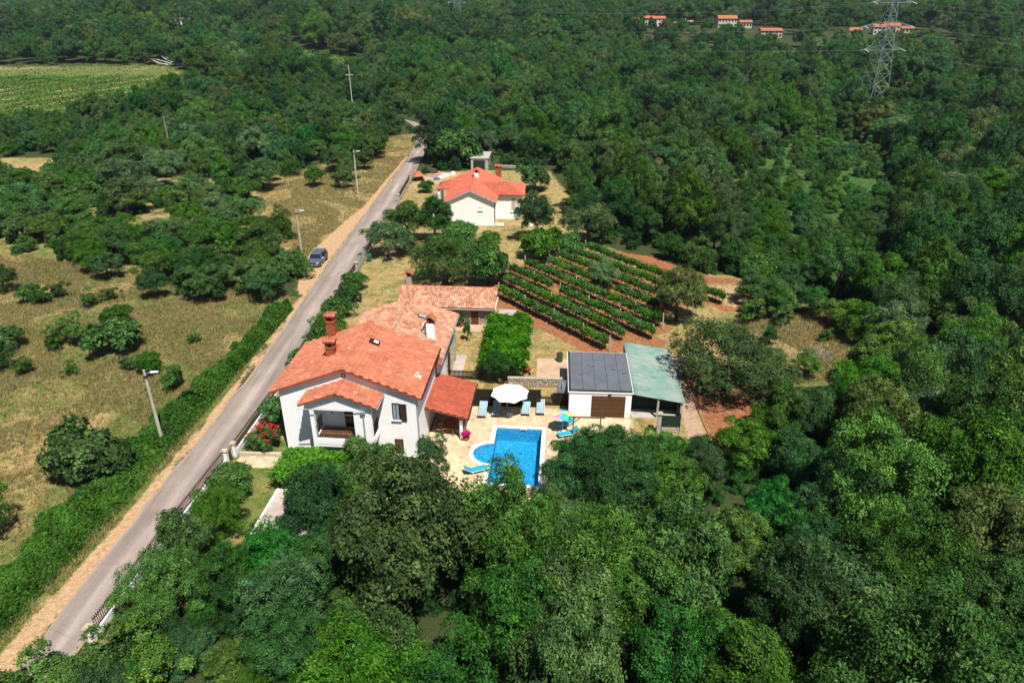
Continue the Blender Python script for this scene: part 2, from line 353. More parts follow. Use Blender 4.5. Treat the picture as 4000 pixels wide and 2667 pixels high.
def fastmesh(name, V, Q, mat, tone=None, smooth=False):
    V = np.asarray(V, dtype=np.float32); Q = np.asarray(Q, dtype=np.int32); k = Q.shape[1]
    me = bpy.data.meshes.new(name)
    me.vertices.add(len(V)); me.vertices.foreach_set('co', V.ravel())
    me.loops.add(Q.size); me.loops.foreach_set('vertex_index', Q.ravel())
    me.polygons.add(len(Q)); me.polygons.foreach_set('loop_start', np.arange(0, Q.size, k, dtype=np.int32))
    me.update(calc_edges=True)
    if tone is not None:
        a = me.attributes.new('tone', 'FLOAT', 'FACE'); a.data.foreach_set('value', np.asarray(tone, dtype=np.float32))
    me.materials.append(MATS[mat] if isinstance(mat, str) else mat)
    return me
def pip(px, py, poly):
    px = np.asarray(px); py = np.asarray(py); ins = np.zeros(px.shape, bool); n = len(poly)
    for i in range(n):
        x0, y0 = poly[i]; x1, y1 = poly[(i + 1) % n]
        c = ((y0 > py) != (y1 > py)) & (px < (x1 - x0) * (py - y0) / (y1 - y0 + 1e-12) + x0)
        ins ^= c
    return ins
def pdist(px, py, poly):
    px = np.asarray(px, float); py = np.asarray(py, float); best = np.full(px.shape, 1e9); n = len(poly)
    for i in range(n):
        x0, y0 = poly[i]; x1, y1 = poly[(i + 1) % n]; dx, dy = x1 - x0, y1 - y0; l2 = dx * dx + dy * dy + 1e-12
        s = np.clip(((px - x0) * dx + (py - y0) * dy) / l2, 0, 1)
        best = np.minimum(best, np.hypot(px - x0 - s * dx, py - y0 - s * dy))
    return best
def smooth01(x): x = np.clip(x, 0, 1); return x * x * (3 - 2 * x)
def terrain(x, y):
    return 12.0 * smooth01((np.asarray(y, float) - 330) / 210) + 6.0 * smooth01((np.asarray(y, float) - 800) / 1500)

# ---------------------------------------------------------------- the setting
ROAD_L = [(-28.4, 14), (-28.2, 24), (-27.9, 32), (-27.5, 40), (-27.1, 47), (-26.7, 54), (-26.2, 67), (-26.1, 86), (-26.1, 97), (-25.6, 116), (-24.7, 144), (-24.2, 166), (-24.6, 188), (-26.6, 203), (-31, 215), (-40, 228), (-55, 243), (-75, 262)]
ROAD_R = [(-26.2, 14), (-25.6, 24), (-25.0, 32), (-24.2, 40), (-23.6, 49), (-22.9, 59), (-22.5, 69), (-22.0, 78), (-21.5, 97), (-20.9, 112), (-20.5, 136), (-20.5, 156), (-20.9, 186), (-22.4, 200), (-26.4, 211), (-36, 224), (-51, 239), (-71, 258)]
FIELD = [(-28.6, 14), (-28.0, 47), (-27.2, 62), (-26.4, 80), (-30, 84), (-45, 88), (-70, 97), (-115, 104), (-115, 14)]
LAWN = [(-24.5, 28), (-22.5, 50), (-21.5, 80), (-21, 110), (-20.4, 145), (-9, 152), (8, 151), (11, 128), (12, 104), (22, 92), (32, 88), (37, 78), (39, 66), (34, 61), (24, 60), (16, 50), (10, 42), (-5, 38), (-20, 33)]
VERGE = [(-26, 80), (-25.9, 97), (-25.4, 116), (-24, 166), (-25.5, 196), (-31, 192), (-36, 168), (-46, 150), (-48, 134), (-42, 108), (-33, 96), (-28, 86)]
CLEAR = [(25, 74), (36, 79), (41, 76), (39, 66), (35, 61), (28, 60), (24, 66)]
DIRT = [(-31.0, 14), (-28.3, 14), (-27.9, 32), (-27.1, 47), (-26.6, 54), (-26.1, 67), (-26, 86), (-26, 97), (-25.5, 116), (-24.1, 166), (-24.7, 166), (-26.5, 124), (-28.2, 112), (-29.6, 100), (-29.2, 90), (-26.9, 82), (-27.0, 64), (-27.9, 48), (-28.7, 38), (-29.9, 28)]
VD = np.array([0.62, -0.785]); VN = np.array([0.785, 0.62])
LEFTW = [(-30, 84), (-115, 104), (-125, 150), (-45, 150), (-33, 100)]
MEAD = [(31, 92), (35, 114), (44, 140), (58, 162), (78, 192), (92, 192), (80, 152), (68, 125), (58, 102), (47, 83), (38, 83)]
ROWS = [(49.5, -64.9, -46.3), (52.5, -68.7, -46.4), (55.4, -70.3, -44.8), (58.4, -70.7, -46.7), (61.3, -69.0, -49.6), (64.2, -70.3, -50.2), (66.9, -69.8, -50.5), (69.6, -70.4, -46.8)]
STRIP = [(14.5, 99.5), (16, 96), (20, 89.5), (25.5, 86), (29.5, 86.5), (28.5, 83), (24.5, 77.5), (26.5, 77), (31, 84), (30, 88), (25, 90), (20.5, 97)]
REDSOIL = [(17.2, 60), (17.4, 49), (19, 46), (22.5, 53), (24.5, 59), (22, 62), (18.5, 63)]
VFIELD = [(-154, 214), (-262, 262), (-300, 372), (-172, 374), (-142, 340), (-112, 285), (-124, 246), (-136, 222)]
VFIELD2 = [(-122, 430), (-76, 391), (-58, 300), (-100, 330)]
SMALLCLR = [(-118, 164), (-104, 164), (-97, 148), (-112, 148)]
LC1 = [(-66, 116), (-54, 120), (-51, 110), (-62, 106)]; LC2 = [(-47, 101), (-42, 106), (-38, 100), (-43, 96)]; LC3 = [(-58, 136), (-51, 139), (-48, 131), (-55, 128)]
PYCLR = [(112, 264), (143, 250), (130, 205), (96, 200)]
def axis(lo, hi, step, far_lo, far_hi, g=1.12):
    a = list(np.arange(lo, hi + 1e-6, step)); s = step; x = hi
    while x < far_hi: s *= g; x += s; a.append(min(x, far_hi))
    s = step; x = lo; pre = []
    while x > far_lo: s *= g; x -= s; pre.append(max(x, far_lo))
    return np.array(pre[::-1] + a)
GX = axis(-115, 60, 0.8, -5000, 5000); GY = axis(14, 205, 0.8, -300, 7000)
gx, gy = np.meshgrid(GX, GY); fx, fy = gx.ravel(), gy.ravel()
gz = terrain(fx, fy)
nx, ny = len(GX), len(GY)
idx = np.arange(nx * ny).reshape(ny, nx)
def cutq(x0, x1, y0, y1):
    return None
Q = np.stack([idx[:-1, :-1].ravel(), idx[:-1, 1:].ravel(), idx[1:, 1:].ravel(), idx[1:, :-1].ravel()], 1)
# leave the hole of the pool basin out of the ground sheet
POOL_C = (0.34, 48.13); POOL_A = R(-4.6)
def to_pool(x, y):
    dx, dy = x - POOL_C[0], y - POOL_C[1]; ca, sa = math.cos(POOL_A), math.sin(POOL_A)
    return dx * ca + dy * sa, -dx * sa + dy * ca
pu, pv = to_pool(fx, fy)
hole = ((np.abs(pu) < 2.2) & (np.abs(pv) < 4.15)) | (np.hypot(pu + 2.0, pv - 0.04) < 1.75)
Q = Q[~hole[Q].any(axis=1)]
me = fastmesh('ground', np.stack([fx, fy, gz], 1), Q, 'ground')
def soft(poly, w):
    d = pdist(fx, fy, poly); i = pip(fx, fy, poly); return np.clip(0.5 + np.where(i, d, -d) / w, 0, 1)
sv = np.sin(fx * 0.21 + np.sin(fy * 0.13) * 2) * np.sin(fy * 0.17 + np.cos(fx * 0.11) * 2)
dry = np.maximum.reduce([soft(FIELD, 3), soft(LAWN, 3), soft(VERGE, 4), soft(CLEAR, 4), 0.8 * soft(VFIELD, 20), 0.7 * soft(PYCLR, 10), soft(SMALLCLR, 6), soft(LC1, 3), soft(LC2, 3), soft(LC3, 3), 0.6 * soft(VFIELD2, 20), soft(MEAD, 4), 0.56 * soft(LEFTW, 5)])
green = 0.42 + 0.16 * sv
green = np.where(pip(fx, fy, FIELD), np.clip(0.45 + 0.20 * sv + 0.10 * np.sin(fx * .55 + 1.7 * np.sin(fy * .4)) + 0.5 * np.clip(1 - (-28.2 - fx) / 9, 0, 1) * (fy < 66), 0, 1), green)
green = np.where(pip(fx, fy, LAWN), 0.36 + 0.12 * sv + 0.3 * ((fy < 50) & (fx < -7)), green)
green = np.where(pip(fx, fy, VERGE), 0.30 + 0.15 * sv, green)
green = np.where(dry < 0.3, 0.0, green); green = np.where(pip(fx, fy, MEAD), 1.0, green)
green = np.where(pip(fx, fy, VFIELD), np.where(fy > 335, 0.80 + .25 * sv, 0.62), green)
vt = fx * VD[0] + fy * VD[1]; vn = fx * VN[0] + fy * VN[1]
soil = np.zeros_like(fx)
for n0, t0, t1 in ROWS:
    soil = np.maximum(soil, np.where((vt > t0 - 1.5) & (vt < t1 + 1.5), np.clip(1.0 - np.maximum(np.abs(vn - n0 + 0.3) - 0.5, 0) / 1.6, 0.0, 1), 0))
soil = np.maximum(soil, np.where((vt > -66) & (vt < -45.5), np.clip(1.0 - np.abs(vn - 47.9) / 1.3, 0, 1) * 0.9, 0))
soil = np.maximum.reduce([soil, soft(STRIP, 1.2) * 0.95, soft(REDSOIL, 1.5)])
vrow = np.abs(((fx * 0.95 - fy * 0.315) / 13.0) % 1 - 0.5) * 1.6
dirt = np.maximum(soft(DIRT, 0.9), 0.62 * soft([(-27, 100), (-31, 100), (-30, 88), (-26.5, 86)], 3))
dirt = np.maximum(dirt, 0.6 * soft([(-20.4, 136), (-10, 140), (-9, 150), (-20, 153)], 3))
dirt = np.maximum(dirt, 0.62 * soft([(26, 86), (32, 86), (31, 82), (28, 77), (25, 79)], 3)); dirt = np.maximum(dirt, 0.58 * soft([(29, 70), (36, 70), (34, 62), (29, 62)], 3))
dirt = np.maximum(dirt, np.where(pip(fx, fy, VFIELD) & (fy < 335), np.clip(1.5 - vrow * 5.5, 0, 1) * 0.85, 0))
mead = soft(MEAD, 6)
for nm, arr in (('mead', mead), ('dry', dry), ('green', green), ('soil', soil), ('dirt', dirt)):
    a = me.attributes.new(nm, 'FLOAT', 'POINT'); a.data.foreach_set('value', arr.astype(np.float32))
tag(ob('ground', me), kind='structure', label='dry meadow, lawns and forest floor of the whole place')

def strip_mesh(name, A, B, z, mat, n=6, jit=0.0, sub=4):
    A = np.array(A, float); B = np.array(B, float)
    def dens(P):
        s = np.linspace(0, len(P) - 1, (len(P) - 1) * sub + 1); k = np.arange(len(P))
        return np.stack([np.interp(s, k, P[:, 0]), np.interp(s, k, P[:, 1])], 1)
    A, B = dens(A), dens(B)
    A = A + rng.normal(0, jit, A.shape); B = B + rng.normal(0, jit, B.shape)
    m_ = len(A); V = []; 
    for i in range(m_):
        for j in range(n + 1):
            p = A[i] + (B[i] - A[i]) * j / n; V.append((p[0], p[1], z))
    Q = [(i * (n + 1) + j, i * (n + 1) + j + 1, (i + 1) * (n + 1) + j + 1, (i + 1) * (n + 1) + j) for i in range(m_ - 1) for j in range(n)]
    me = fastmesh(name, V, Q, mat); a = me.attributes.new('across', 'FLOAT', 'POINT'); a.data.foreach_set('value', np.tile(np.linspace(0, 1, n + 1), m_).astype(np.float32))
    return ob(name, me)
tag(strip_mesh('road', ROAD_L, ROAD_R, 0.03, 'asphalt', n=12, jit=0.11), kind='structure', label='narrow pale grey country road without markings')

# ---------------------------------------------------------------- roofs laid tile by tile
def tile_mesh(kind, tw, tl, mat):
    if kind == 'flat': prof = [(-.01, .0), (.03, .060), (.10, .066), (.15, .024), (tw * .78, .016), (tw * 1.02, .018)]
    else: prof = [(-.02, .0), (.03, .055), (tw * .3, .10), (tw * .5, .115), (tw * .7, .10), (tw - .03, .055), (tw + .02, .0)]
    V = []; n = len(prof)
    for x, z in prof: V.append((x, 0, z + .055))
    for x, z in prof: V.append((x, tl * 1.1, z + .008))
    for x, z in prof: V.append((x, 0.004, z * 0.15))
    F = [(i, i + 1, n + i + 1, n + i) for i in range(n - 1)] + [(2 * n + i, 2 * n + i + 1, i + 1, i) for i in range(n - 1)]
    F += [(n - 1, 3 * n - 1, 2 * n - 1), (0, n, 2 * n)]
    b = MB(); b.add(V, F); return b.mesh('roof_tile', mat)
class Tiles:
    def __init__(s, roof, kind, tw, tl, mat, gap=.90): s.roof = roof; s.gap = gap if kind == 'flat' else 1.0; s.me = tile_mesh(kind, tw, tl, mat); s.tw = tw; s.tl = tl; s.mat = mat; s.M = []; s.under = []
    def plane(s, p0, p1, up, length, inside=None, stagger=True):
        """p0->p1 along the eave, up: a point giving the up-slope direction"""
        p0 = Vector(p0); p1 = Vector(p1); ex = (p1 - p0).normalized(); W = (p1 - p0).length
        ey = Vector(up); ey = (ey - ex * ey.dot(ex)).normalized(); n = ex.cross(ey)
        if n.z < 0:
            p0, p1 = p1, p0; ex = -ex; n = ex.cross(ey)
        s.under.append([p0 + n * .012 + ex * .02 + ey * .02, p1 + n * .012 - ex * .02 + ey * .02, p1 + n * .012 - ex * .02 + ey * (length - .02), p0 + n * .012 + ex * .02 + ey * (length - .02)] if inside is None else None)
        nc = max(1, round(W / s.tw)); nr = max(1, round(length / s.tl)); sx = W / nc / s.tw * s.gap; sy = length / nr / s.tl
        for r in range(nr):
            off = (0.5 if (stagger and r % 2) else 0.0)
            for c_ in range(nc):
                x = (c_ + off) * W / nc; y = r * length / nr
                if x + s.tw * 0.6 > W: x = W - W / nc
                q = p0 + ex * (x + W / nc / 2) + ey * (y + length / nr / 2)
                if inside is not None and not inside(q): continue
                p = p0 + ex * x + ey * y + n * 0.005
                jx = random.uniform(-.012, .012); jz = random.uniform(-.004, .008)
                a = random.gauss(0, 0.012)
                e1 = ex * math.cos(a) + ey * math.sin(a); e2 = ey * math.cos(a) - ex * math.sin(a)
                p = p + ey * jx + n * jz
                s.M.append(Matrix((( e1.x * sx, e2.x * sy, n.x, p.x), (e1.y * sx, e2.y * sy, n.y, p.y), (e1.z * sx, e2.z * sy, n.z, p.z), (0, 0, 0, 1))))
    def finish(s, nind):
        u_ = MB()
        for q_ in s.under:
            if q_: u_.add(q_, [(0, 1, 2, 3)])
        if u_.v: u_.build('gap_shade', 'roof_gap_shade', s.roof)  # added dark sheet, seen through the gaps as shadow lines between tiles
        root = s.roof
        while root.parent: root = root.parent
        W = Matrix.Translation(root.location) @ root.rotation_euler.to_matrix().to_4x4()
        cp = Vector((0, 0, CAM_H))
        s.M.sort(key=lambda m_: ((W @ m_).translation - cp).length)
        for m_ in s.M[:nind]:
            o = ob('roof_tile', s.me, s.roof); o.matrix_local = m_
        rest = s.M[nind:]
        if rest:
            k = len(s.me.vertices); co = np.empty(k * 3); s.me.vertices.foreach_get('co', co); co = co.reshape(k, 3); co4 = np.c_[co, np.ones(k)]
            V = np.concatenate([co4 @ np.array(m_).T for m_ in rest])[:, :3]
            polys = [tuple(p.vertices) for p in s.me.polygons]
            F = [tuple(i + j * k for i in f) for j in range(len(rest)) for f in polys]
            tn = np.repeat(rng.random(len(rest)), len(polys))
            me = bpy.data.meshes.new('roof_tiles'); me.from_pydata(V.tolist(), [], F); me.materials.append(s.mat)
            a = me.attributes.new('tone', 'FLOAT', 'FACE'); a.data.foreach_set('value', tn.astype(np.float32))
            tag(ob('roof_tiles', me, s.roof), kind='stuff')
def ridge_caps(parent, p0, p1, mat, name='ridge_tile', r=0.11, step=0.38):
    p0 = Vector(p0); p1 = Vector(p1); d = p1 - p0; n = max(1, round(d.length / step))
    b = MB(); 
    for k in range(5):
        pass
    V = []; F = []
    for e, rr in ((0.0, r * 1.08), (1.0, r * 0.94)):
        for k in range(6):
            a = math.pi * k / 5; V.append((e * step * 1.06, -math.cos(a) * rr * 1.2, math.sin(a) * rr))
    F = [(k, k + 1, 6 + k + 1, 6 + k) for k in range(5)] + [tuple(range(5, -1, -1)), tuple(range(6, 12))]
    b.add(V, F); me = b.mesh(name, mat)
    ex = d.normalized(); ey = Vector((0, 0, 1)).cross(ex).normalized(); ez = ex.cross(ey)
    for i in range(n):
        o = ob(name, me, parent); p = p0 + d * i / n
        o.matrix_local = Matrix(((ex.x, ey.x, ez.x, p.x), (ex.y, ey.y, ez.y, p.y), (ex.z, ey.z, ez.z, p.z), (0, 0, 0, 1)))
def gable_slab(b, u0, ur, u1, z0, zr, z1, v0, v1, th=0.15):
    b.xprism([(u0, z0), (u0, z0 - th), (ur, zr - th), (u1, z1 - th), (u1, z1), (ur, zr)], v0, v1)
def window(parent, x0, x1, z0, z1, y, mat_frame='wood_dark', glass='glass_curtain', sill=True, bars=1):
    w = MB(); d = 0.07
    w.box(x0, x0 + d, y - .05, y + .02, z0, z1).box(x1 - d, x1, y - .05, y + .02, z0, z1).box(x0 + d, x1 - d, y - .05, y + .02, z1 - d, z1).box(x0 + d, x1 - d, y - .05, y + .02, z0, z0 + d)
    for i in range(bars):
        xm = x0 + (x1 - x0) * (i + 1) / (bars + 1); w.box(xm - .025, xm + .025, y - .045, y + .02, z0 + d, z1 - d)
    o = w.build('window', mat_frame, parent)
    MB().box(x0 + d, x1 - d, y - .022, y - .006, z0 + d, z1 - d).build('pane', glass, o)
    if sill: MB().box(x0 - .1, x1 + .1, y - .16, y + .02, z0 - .1, z0 - .003).build('sill', 'white_trim', o)
    return o
def shutter(parent, x0, x1, z0, z1, y, mat='wood_dark', nm='shutter'):
    s = MB(); d = .05; s.box(x0, x0 + d, y - .06, y, z0, z1).box(x1 - d, x1, y - .06, y, z0, z1).box(x0 + d, x1 - d, y - .06, y, z0, z0 + d).box(x0 + d, x1 - d, y - .06, y, z1 - d, z1)
    o = s.build(nm, mat, parent)
    sl = MB(); n = int((z1 - z0 - 2 * d) / .075)
    for i in range(n):
        z = z0 + d + (i + .1) * (z1 - z0 - 2 * d) / n
        sl.hexa([(x0 + d, y - .05, z), (x1 - d, y - .05, z), (x1 - d, y - .02, z + .05), (x0 + d, y - .02, z + .05), (x0 + d, y - .045, z + .012), (x1 - d, y - .045, z + .012), (x1 - d, y - .015, z + .062), (x0 + d, y - .015, z + .062)])
    sl.build('louvre', mat, o)
    return o
def railing(parent, p0, p1, z0, z1, mat='rust_iron', step=0.13, spikes=False, r=0.014):
    p0 = Vector((p0[0], p0[1], 0)); p1 = Vector((p1[0], p1[1], 0)); d = p1 - p0; n = max(2, round(d.length / step))
    a = MB(); e = d.normalized(); nn = Vector((-e.y, e.x, 0)) * 0.025
    for z in ((z1 - .03), (z0 + .08)):
        q = [p0 - nn, p1 - nn, p1 + nn, p0 + nn]; a.prism([(v.x, v.y) for v in q], z, z + .045)
    o = a.build('railing', mat, parent)
    bar = MB(); bar.box(-r, r, -r, r, z0, z1 + (.16 if spikes else -.02))
    if spikes: bar.add([(-.04, -.02, z1 + .10), (.04, -.02, z1 + .10), (.04, .02, z1 + .10), (-.04, .02, z1 + .10), (0, 0, z1 + .24)], [(0, 1, 4), (1, 2, 4), (2, 3, 4), (3, 0, 4)])
    me = bar.mesh('bar', mat)
    for i in range(n + 1):
        b = ob('bar', me, o); p = p0 + d * i / n; b.location = p; b.rotation_euler = (0, 0, math.atan2(d.y, d.x))
    return o

# ---------------------------------------------------------------- white two storey house
H1 = thing('villa', 'white two storey house with red tiled gable roof and covered balcony above the pool', 'house', (-18.5, 48.25, 0), -4.7)
SL = 0.38
b = MB(); b.xprism([(0, 0), (10.95, 0), (10.95, 6.16), (5.4, 8.28), (0, 6.22)], 0, 8.4); b.build('wall', 'plaster', H1)
b = MB(); gable_slab(b, -0.7, 5.4, 11.45, 6.13, 8.45, 6.15, -0.35, 8.45); rf = b.build('roof', 'fascia_red', H1)
T = Tiles(rf, 'flat', 0.30, 0.37, TILE_RED); LN = 6.1 * math.hypot(1, SL)
T.plane((11.47, -.38, 6.15), (11.47, 8.47, 6.15), (-1, 0, SL), LN - .02)
T.plane((-.72, -.38, 6.13), (-.72, 8.47, 6.13), (1, 0, SL), LN)
T.finish(300)
ridge_caps(rf, (5.4, -.4, 8.46), (5.4, 8.5, 8.46), TILE_RED)
b = MB(); b.tube((11.52, -.3, 6.06), (11.52, 8.4, 6.06), .07, n=8); b.build('gutter', 'wood_dark', H1)
b = MB(); b.tube((11.05, 0.12, 0), (11.05, 0.12, 6.0), .045, n=8); b.build('downpipe', 'galv', H1)
# balcony and porch
b = MB(); b.box(3.1, 7.9, -1.85, -.003, 2.55, 3.02).box(3.12, 7.88, -1.82, -1.55, 2.3, 2.55); b.build('balcony_slab', 'plaster', H1)
b = MB(); b.box(3.35, 7.7, -1.6, -.006, 3.02, 3.035); b.build('balcony_floor', 'balcony_tile', H1)
b = MB(); b.box(3.05, 3.36, -1.88, -1.5, 0, 5.78); b.build('pier', 'plaster', H1)
b = MB(); b.box(6.5, 7.9, -1.88, -1.62, 0, 5.78); b.build('pier', 'plaster', H1)
b = MB(); b.xprism([(3.05, 5.78), (7.9, 5.78), (7.9, 6.25), (5.4, 7.16), (3.05, 6.3)], -1.9, -1.62).box(3.05, 3.3, -1.62, -.003, 5.78, 6.25).box(7.65, 7.9, -1.62, -.003, 5.78, 6.22); b.build('porch_gable', 'plaster', H1)
b = MB(); gable_slab(b, 2.35, 5.4, 8.45, 6.25, 7.4, 6.25, -2.25, -.004, .12); pr = b.build('porch_roof', 'fascia_red', H1)
T = Tiles(pr, 'flat', 0.30, 0.37, TILE_RED)
T.plane((8.47, -2.28, 6.25), (8.47, -.02, 6.25), (-1, 0, .377), 3.24); T.plane((2.33, -2.28, 6.25), (2.33, -.02, 6.25), (1, 0, .377), 3.24); T.finish(200)
ridge_caps(pr, (5.4, -2.3, 7.42), (5.4, -.02, 7.42), TILE_RED)
b = MB(); b.tube((2.3, -2.3, 5.98), (7.3, -2.0, 5.8), .035, n=6); b.tube((8.5, -2.25, 6.18), (8.5, -.05, 6.18), .06, n=6); b.build('gutter', 'galv', H1)
b = MB(); b.tube((7.3, -1.98, 0), (7.3, -1.98, 5.62), .05, n=8).box(7.12, 7.48, -2.1, -1.9, 5.6, 5.8); b.build('downpipe', 'galv', H1)
railing(H1, (3.36, -1.75), (6.5, -1.75), 3.08, 4.15, 'wood_dark'); railing(H1, (3.2, -1.5), (3.2, -.03), 3.08, 4.15, 'wood_dark'); railing(H1, (7.8, -1.6), (7.8, -.03), 3.08, 4.15, 'wood_dark')
d = MB(); d.box(5.05, 5.13, -.05, .02, 3.05, 5.3).box(6.42, 6.5, -.05, .02, 3.05, 5.3).box(5.13, 6.42, -.05, .02, 5.22, 5.3); do = d.build('balcony_door', 'white_trim', H1); MB().box(5.13, 6.42, -.03, -.004, 3.05, 5.22).build('pane', 'glass_dark', do)
b = MB(); b.tube((4.1, -.03, 4.35), (4.1, -.12, 4.5), .03, n=6).box(4.05, 4.15, -.03, -.003, 4.25, 4.4); b.build('wall_hook', 'iron', H1)
window(H1, 9.05, 9.65, 3.95, 5.45, -.003); shutter(H1, 9.66, 10.2, 3.88, 5.42, -.05)
w2 = shutter(H1, 9.05, 9.74, 0.75, 2.08, -.004, 'door_red')
b = MB(); b.box(5.2, 5.62, -.03, .02, 7.58, 8.0); vo = b.build('vent', 'white_trim', H1)
b = MB()
for i in (0, 1):
    for j in (0, 1): b.box(5.24 + .2 * i, 5.38 + .2 * i, -.036, -.031, 7.62 + .2 * j, 7.76 + .2 * j)
b.build('grille', 'iron', vo)
b = MB(); b.box(-.03, 11, -.04, -.003, 0, .35); b.build('plinth', 'concrete', H1)
def brick_chimney(parent, x, y, z0, z1, w, capm=TILE_RED):
    b = MB(); b.box(x - w, x + w, y - w * .8, y + w * .8, z0, z1 - .75).box(x - w * 1.12, x + w * 1.12, y - w * .92, y + w * .92, z1 - .82, z1 - .68)
    for sx in (-1, 1):
        for sy in (-1, 1): b.box(x + sx * w * .78 - .1, x + sx * w * .78 + .1, y + sy * w * .6 - .08, y + sy * w * .6 + .08, z1 - .68, z1 - .28)
    c_ = b.build('chimney', 'brick_red', parent)
    MB().box(x - w * .6, x + w * .6, y - w * .45, y + w * .45, z1 - .68, z1 - .3).build('flue', 'black', c_)
    tl = Tiles(c_, 'barrel', .22, .34, capm)
    MB().box(x - w * 1.25, x + w * 1.25, y - w * 1.15, y + w * 1.15, z1 - .28, z1 - .2).build('cap', 'fascia_red', c_)
    t2 = tile_mesh('barrel', .22, .62, capm)
    n = round(2.6 * w / .22)
    for i in range(n):
        for sgn in (1, -1):
            o = ob('cap_tile', t2, c_); o.location = (x - w * 1.3 + (i if sgn > 0 else i + 1) * (2.6 * w / n), y - sgn * w * 1.25, z1 - .2); o.rotation_euler = (R(16), 0, 0 if sgn > 0 else math.pi)
            o.scale = (1, .78 * w / .42, 1)
    MB().box(x - w * 1.12, x + w * 1.12, y - w * .95, y + w * .95, z0, z0 + .22).build('flashing', 'galv', c_)
brick_chimney(H1, 3.4, 3.4, 7.3, 9.2, .36)
brick_chimney(H1, 1.95, 8.0, 6.6, 9.35, .38)
def on_right(u, v): return 8.45 - SL * (u - 5.4)
b = MB()
for (u0, u1, v0, v1) in ((6.2, 7.0, 4.8, 5.45),):
    zz = lambda u: on_right(u, 0) + .08
    b.hexa([(u0, v0, zz(u0)), (u1, v0, zz(u1)), (u1, v1, zz(u1)), (u0, v1, zz(u0)), (u0, v0, zz(u0) + .16), (u1, v0, zz(u1) + .16), (u1, v1, zz(u1) + .16), (u0, v1, zz(u0) + .16)])
so = b.build('skylight', 'wood_dark', H1)
b = MB(); b.hexa([(u, v, on_right(u, 0) + h) for h in (.245, .26) for (u, v) in ((6.55, 4.92), (6.92, 4.92), (6.92, 5.33), (6.55, 5.33))]); b.build('pane', 'lamp_glass', so)
b = MB(); z = on_right(10.7, 0); b.tube((10.7, 2.5, z), (10.7, 2.5, z + .4), .06, n=8).tube((10.7, 2.5, z + .4), (10.7, 2.5, z + .5), .12, .02, n=8).hexa([(u, v, on_right(u, 0) + h) for h in (.07, .11) for (u, v) in ((10.45, 2.3), (10.95, 2.3), (10.95, 2.75), (10.45, 2.75))]); b.build('vent_pipe', 'frame_white', H1)

# ---------------------------------------------------------------- older stone house joined to its back
def uvw(u, v, o=(-18.5, 48.25), deg=-4.7):
    a = R(deg); return (o[0] + u * math.cos(a) - v * math.sin(a), o[1] + u * math.sin(a) + v * math.cos(a), 0)
H3 = thing('stone_house', 'older stone house with faded mottled tile roof joined behind the white villa', 'house', uvw(2.5, 8.46), -4.7)
S3 = 0.323
b = MB(); b.xprism([(0, 0), (8.55, 0), (8.55, 5.02), (4.3, 6.42), (0, 5.0)], 0.0, 9.2); b.build('wall', 'mortar', H3)
b = MB(); gable_slab(b, -0.5, 4.3, 9.1, 5.05, 6.6, 5.05, 0.02, 9.7, .14); rf = b.build('roof', 'fascia_red', H3)
b = MB(); b.hexa([(8.6, -1.1, 5.02), (9.1, -1.1, 4.9), (9.1, .02, 4.9), (8.6, .02, 5.02), (8.6, -1.1, 5.2), (9.1, -1.1, 5.05), (9.1, .02, 5.05), (8.6, .02, 5.2)]); b.build('eave_end', 'fascia_red', rf)
T = Tiles(rf, 'flat', 0.30, 0.36, TILE_OLD); LN = 4.8 * math.hypot(1, S3)
T.plane((9.12, 0.0, 5.05), (9.12, 9.72, 5.05), (-1, 0, S3), LN); T.plane((-.52, 0.0, 5.05), (-.52, 9.72, 5.05), (1, 0, S3), LN); T.finish(300)
ridge_caps(rf, (4.3, .0, 6.61), (4.3, 9.75, 6.61), TILE_OLD)
# rubble facing of the wall towards the garden
def stones_on_wall(parent, fn, W, Hh, sw, sh, mat, skip=None, depth=.05, name='stone', jitter=.35):
    y = 0.02; me = None
    while y < Hh - .04:
        h = sh * random.uniform(1 - jitter, 1 + jitter); h = min(h, Hh - y); x = -random.uniform(0, sw * .4)
        while x < W:
            w = sw * random.uniform(1 - jitter, 1 + jitter); x0, x1 = max(x, 0), min(x + w, W)
            if x1 - x0 > .08 and not (skip and skip(x0, x1, y, y + h)):
                g = .018; j = lambda: random.uniform(-.02, .02)
                a = [(x0 + g + abs(j()), y + g + abs(j())), (x1 - g - abs(j()), y + g + abs(j())), (x1 - g - abs(j()), y + h - g - abs(j())), (x0 + g + abs(j()), y + h - g - abs(j()))]
                dd = depth * random.uniform(.6, 1.3); b = MB(); c_ = .025
                ins = [(a[0][0] + c_, a[0][1] + c_), (a[1][0] - c_, a[1][1] + c_), (a[2][0] - c_, a[2][1] - c_), (a[3][0] + c_, a[3][1] - c_)]
                b.hexa([fn(p[0], p[1], 0.0) for p in a] + [fn(p[0], p[1], dd) for p in ins])
                b.build(name, mat, parent)
            x += w
        y += h
fac = MB().box(8.551, 8.56, 4.2, 9.2, 0.0, 4.9).build('stone_facing', 'mortar', H3)
stones_on_wall(fac, lambda s, z, d: (8.56 + d, 4.2 + s, z), 5.0, 4.9, .5, .3, 'stone', skip=lambda x0, x1, z0, z1: x1 > 1.2 and x0 < 2.5 and z0 < 2.5)
b = MB(); b.prism([(8.565, 5.55), (8.60, 5.55), (8.60, 6.65), (8.565, 6.65)], 0, 2.0); do = b.build('arched_door', 'wood_dark', H3)
b = MB()
for k in range(8):
    a0, a1 = math.pi * k / 8, math.pi * (k + 1) / 8
    b.hexa([(x, 6.1 + math.cos(a) * .55, 2.0 + math.sin(a) * rr * .5) for x in (8.565, 8.60) for (a, rr) in ((a0, 0), (a0, 1), (a1, 1), (a1, 0))])
b.build('arch', 'wood_dark', do)
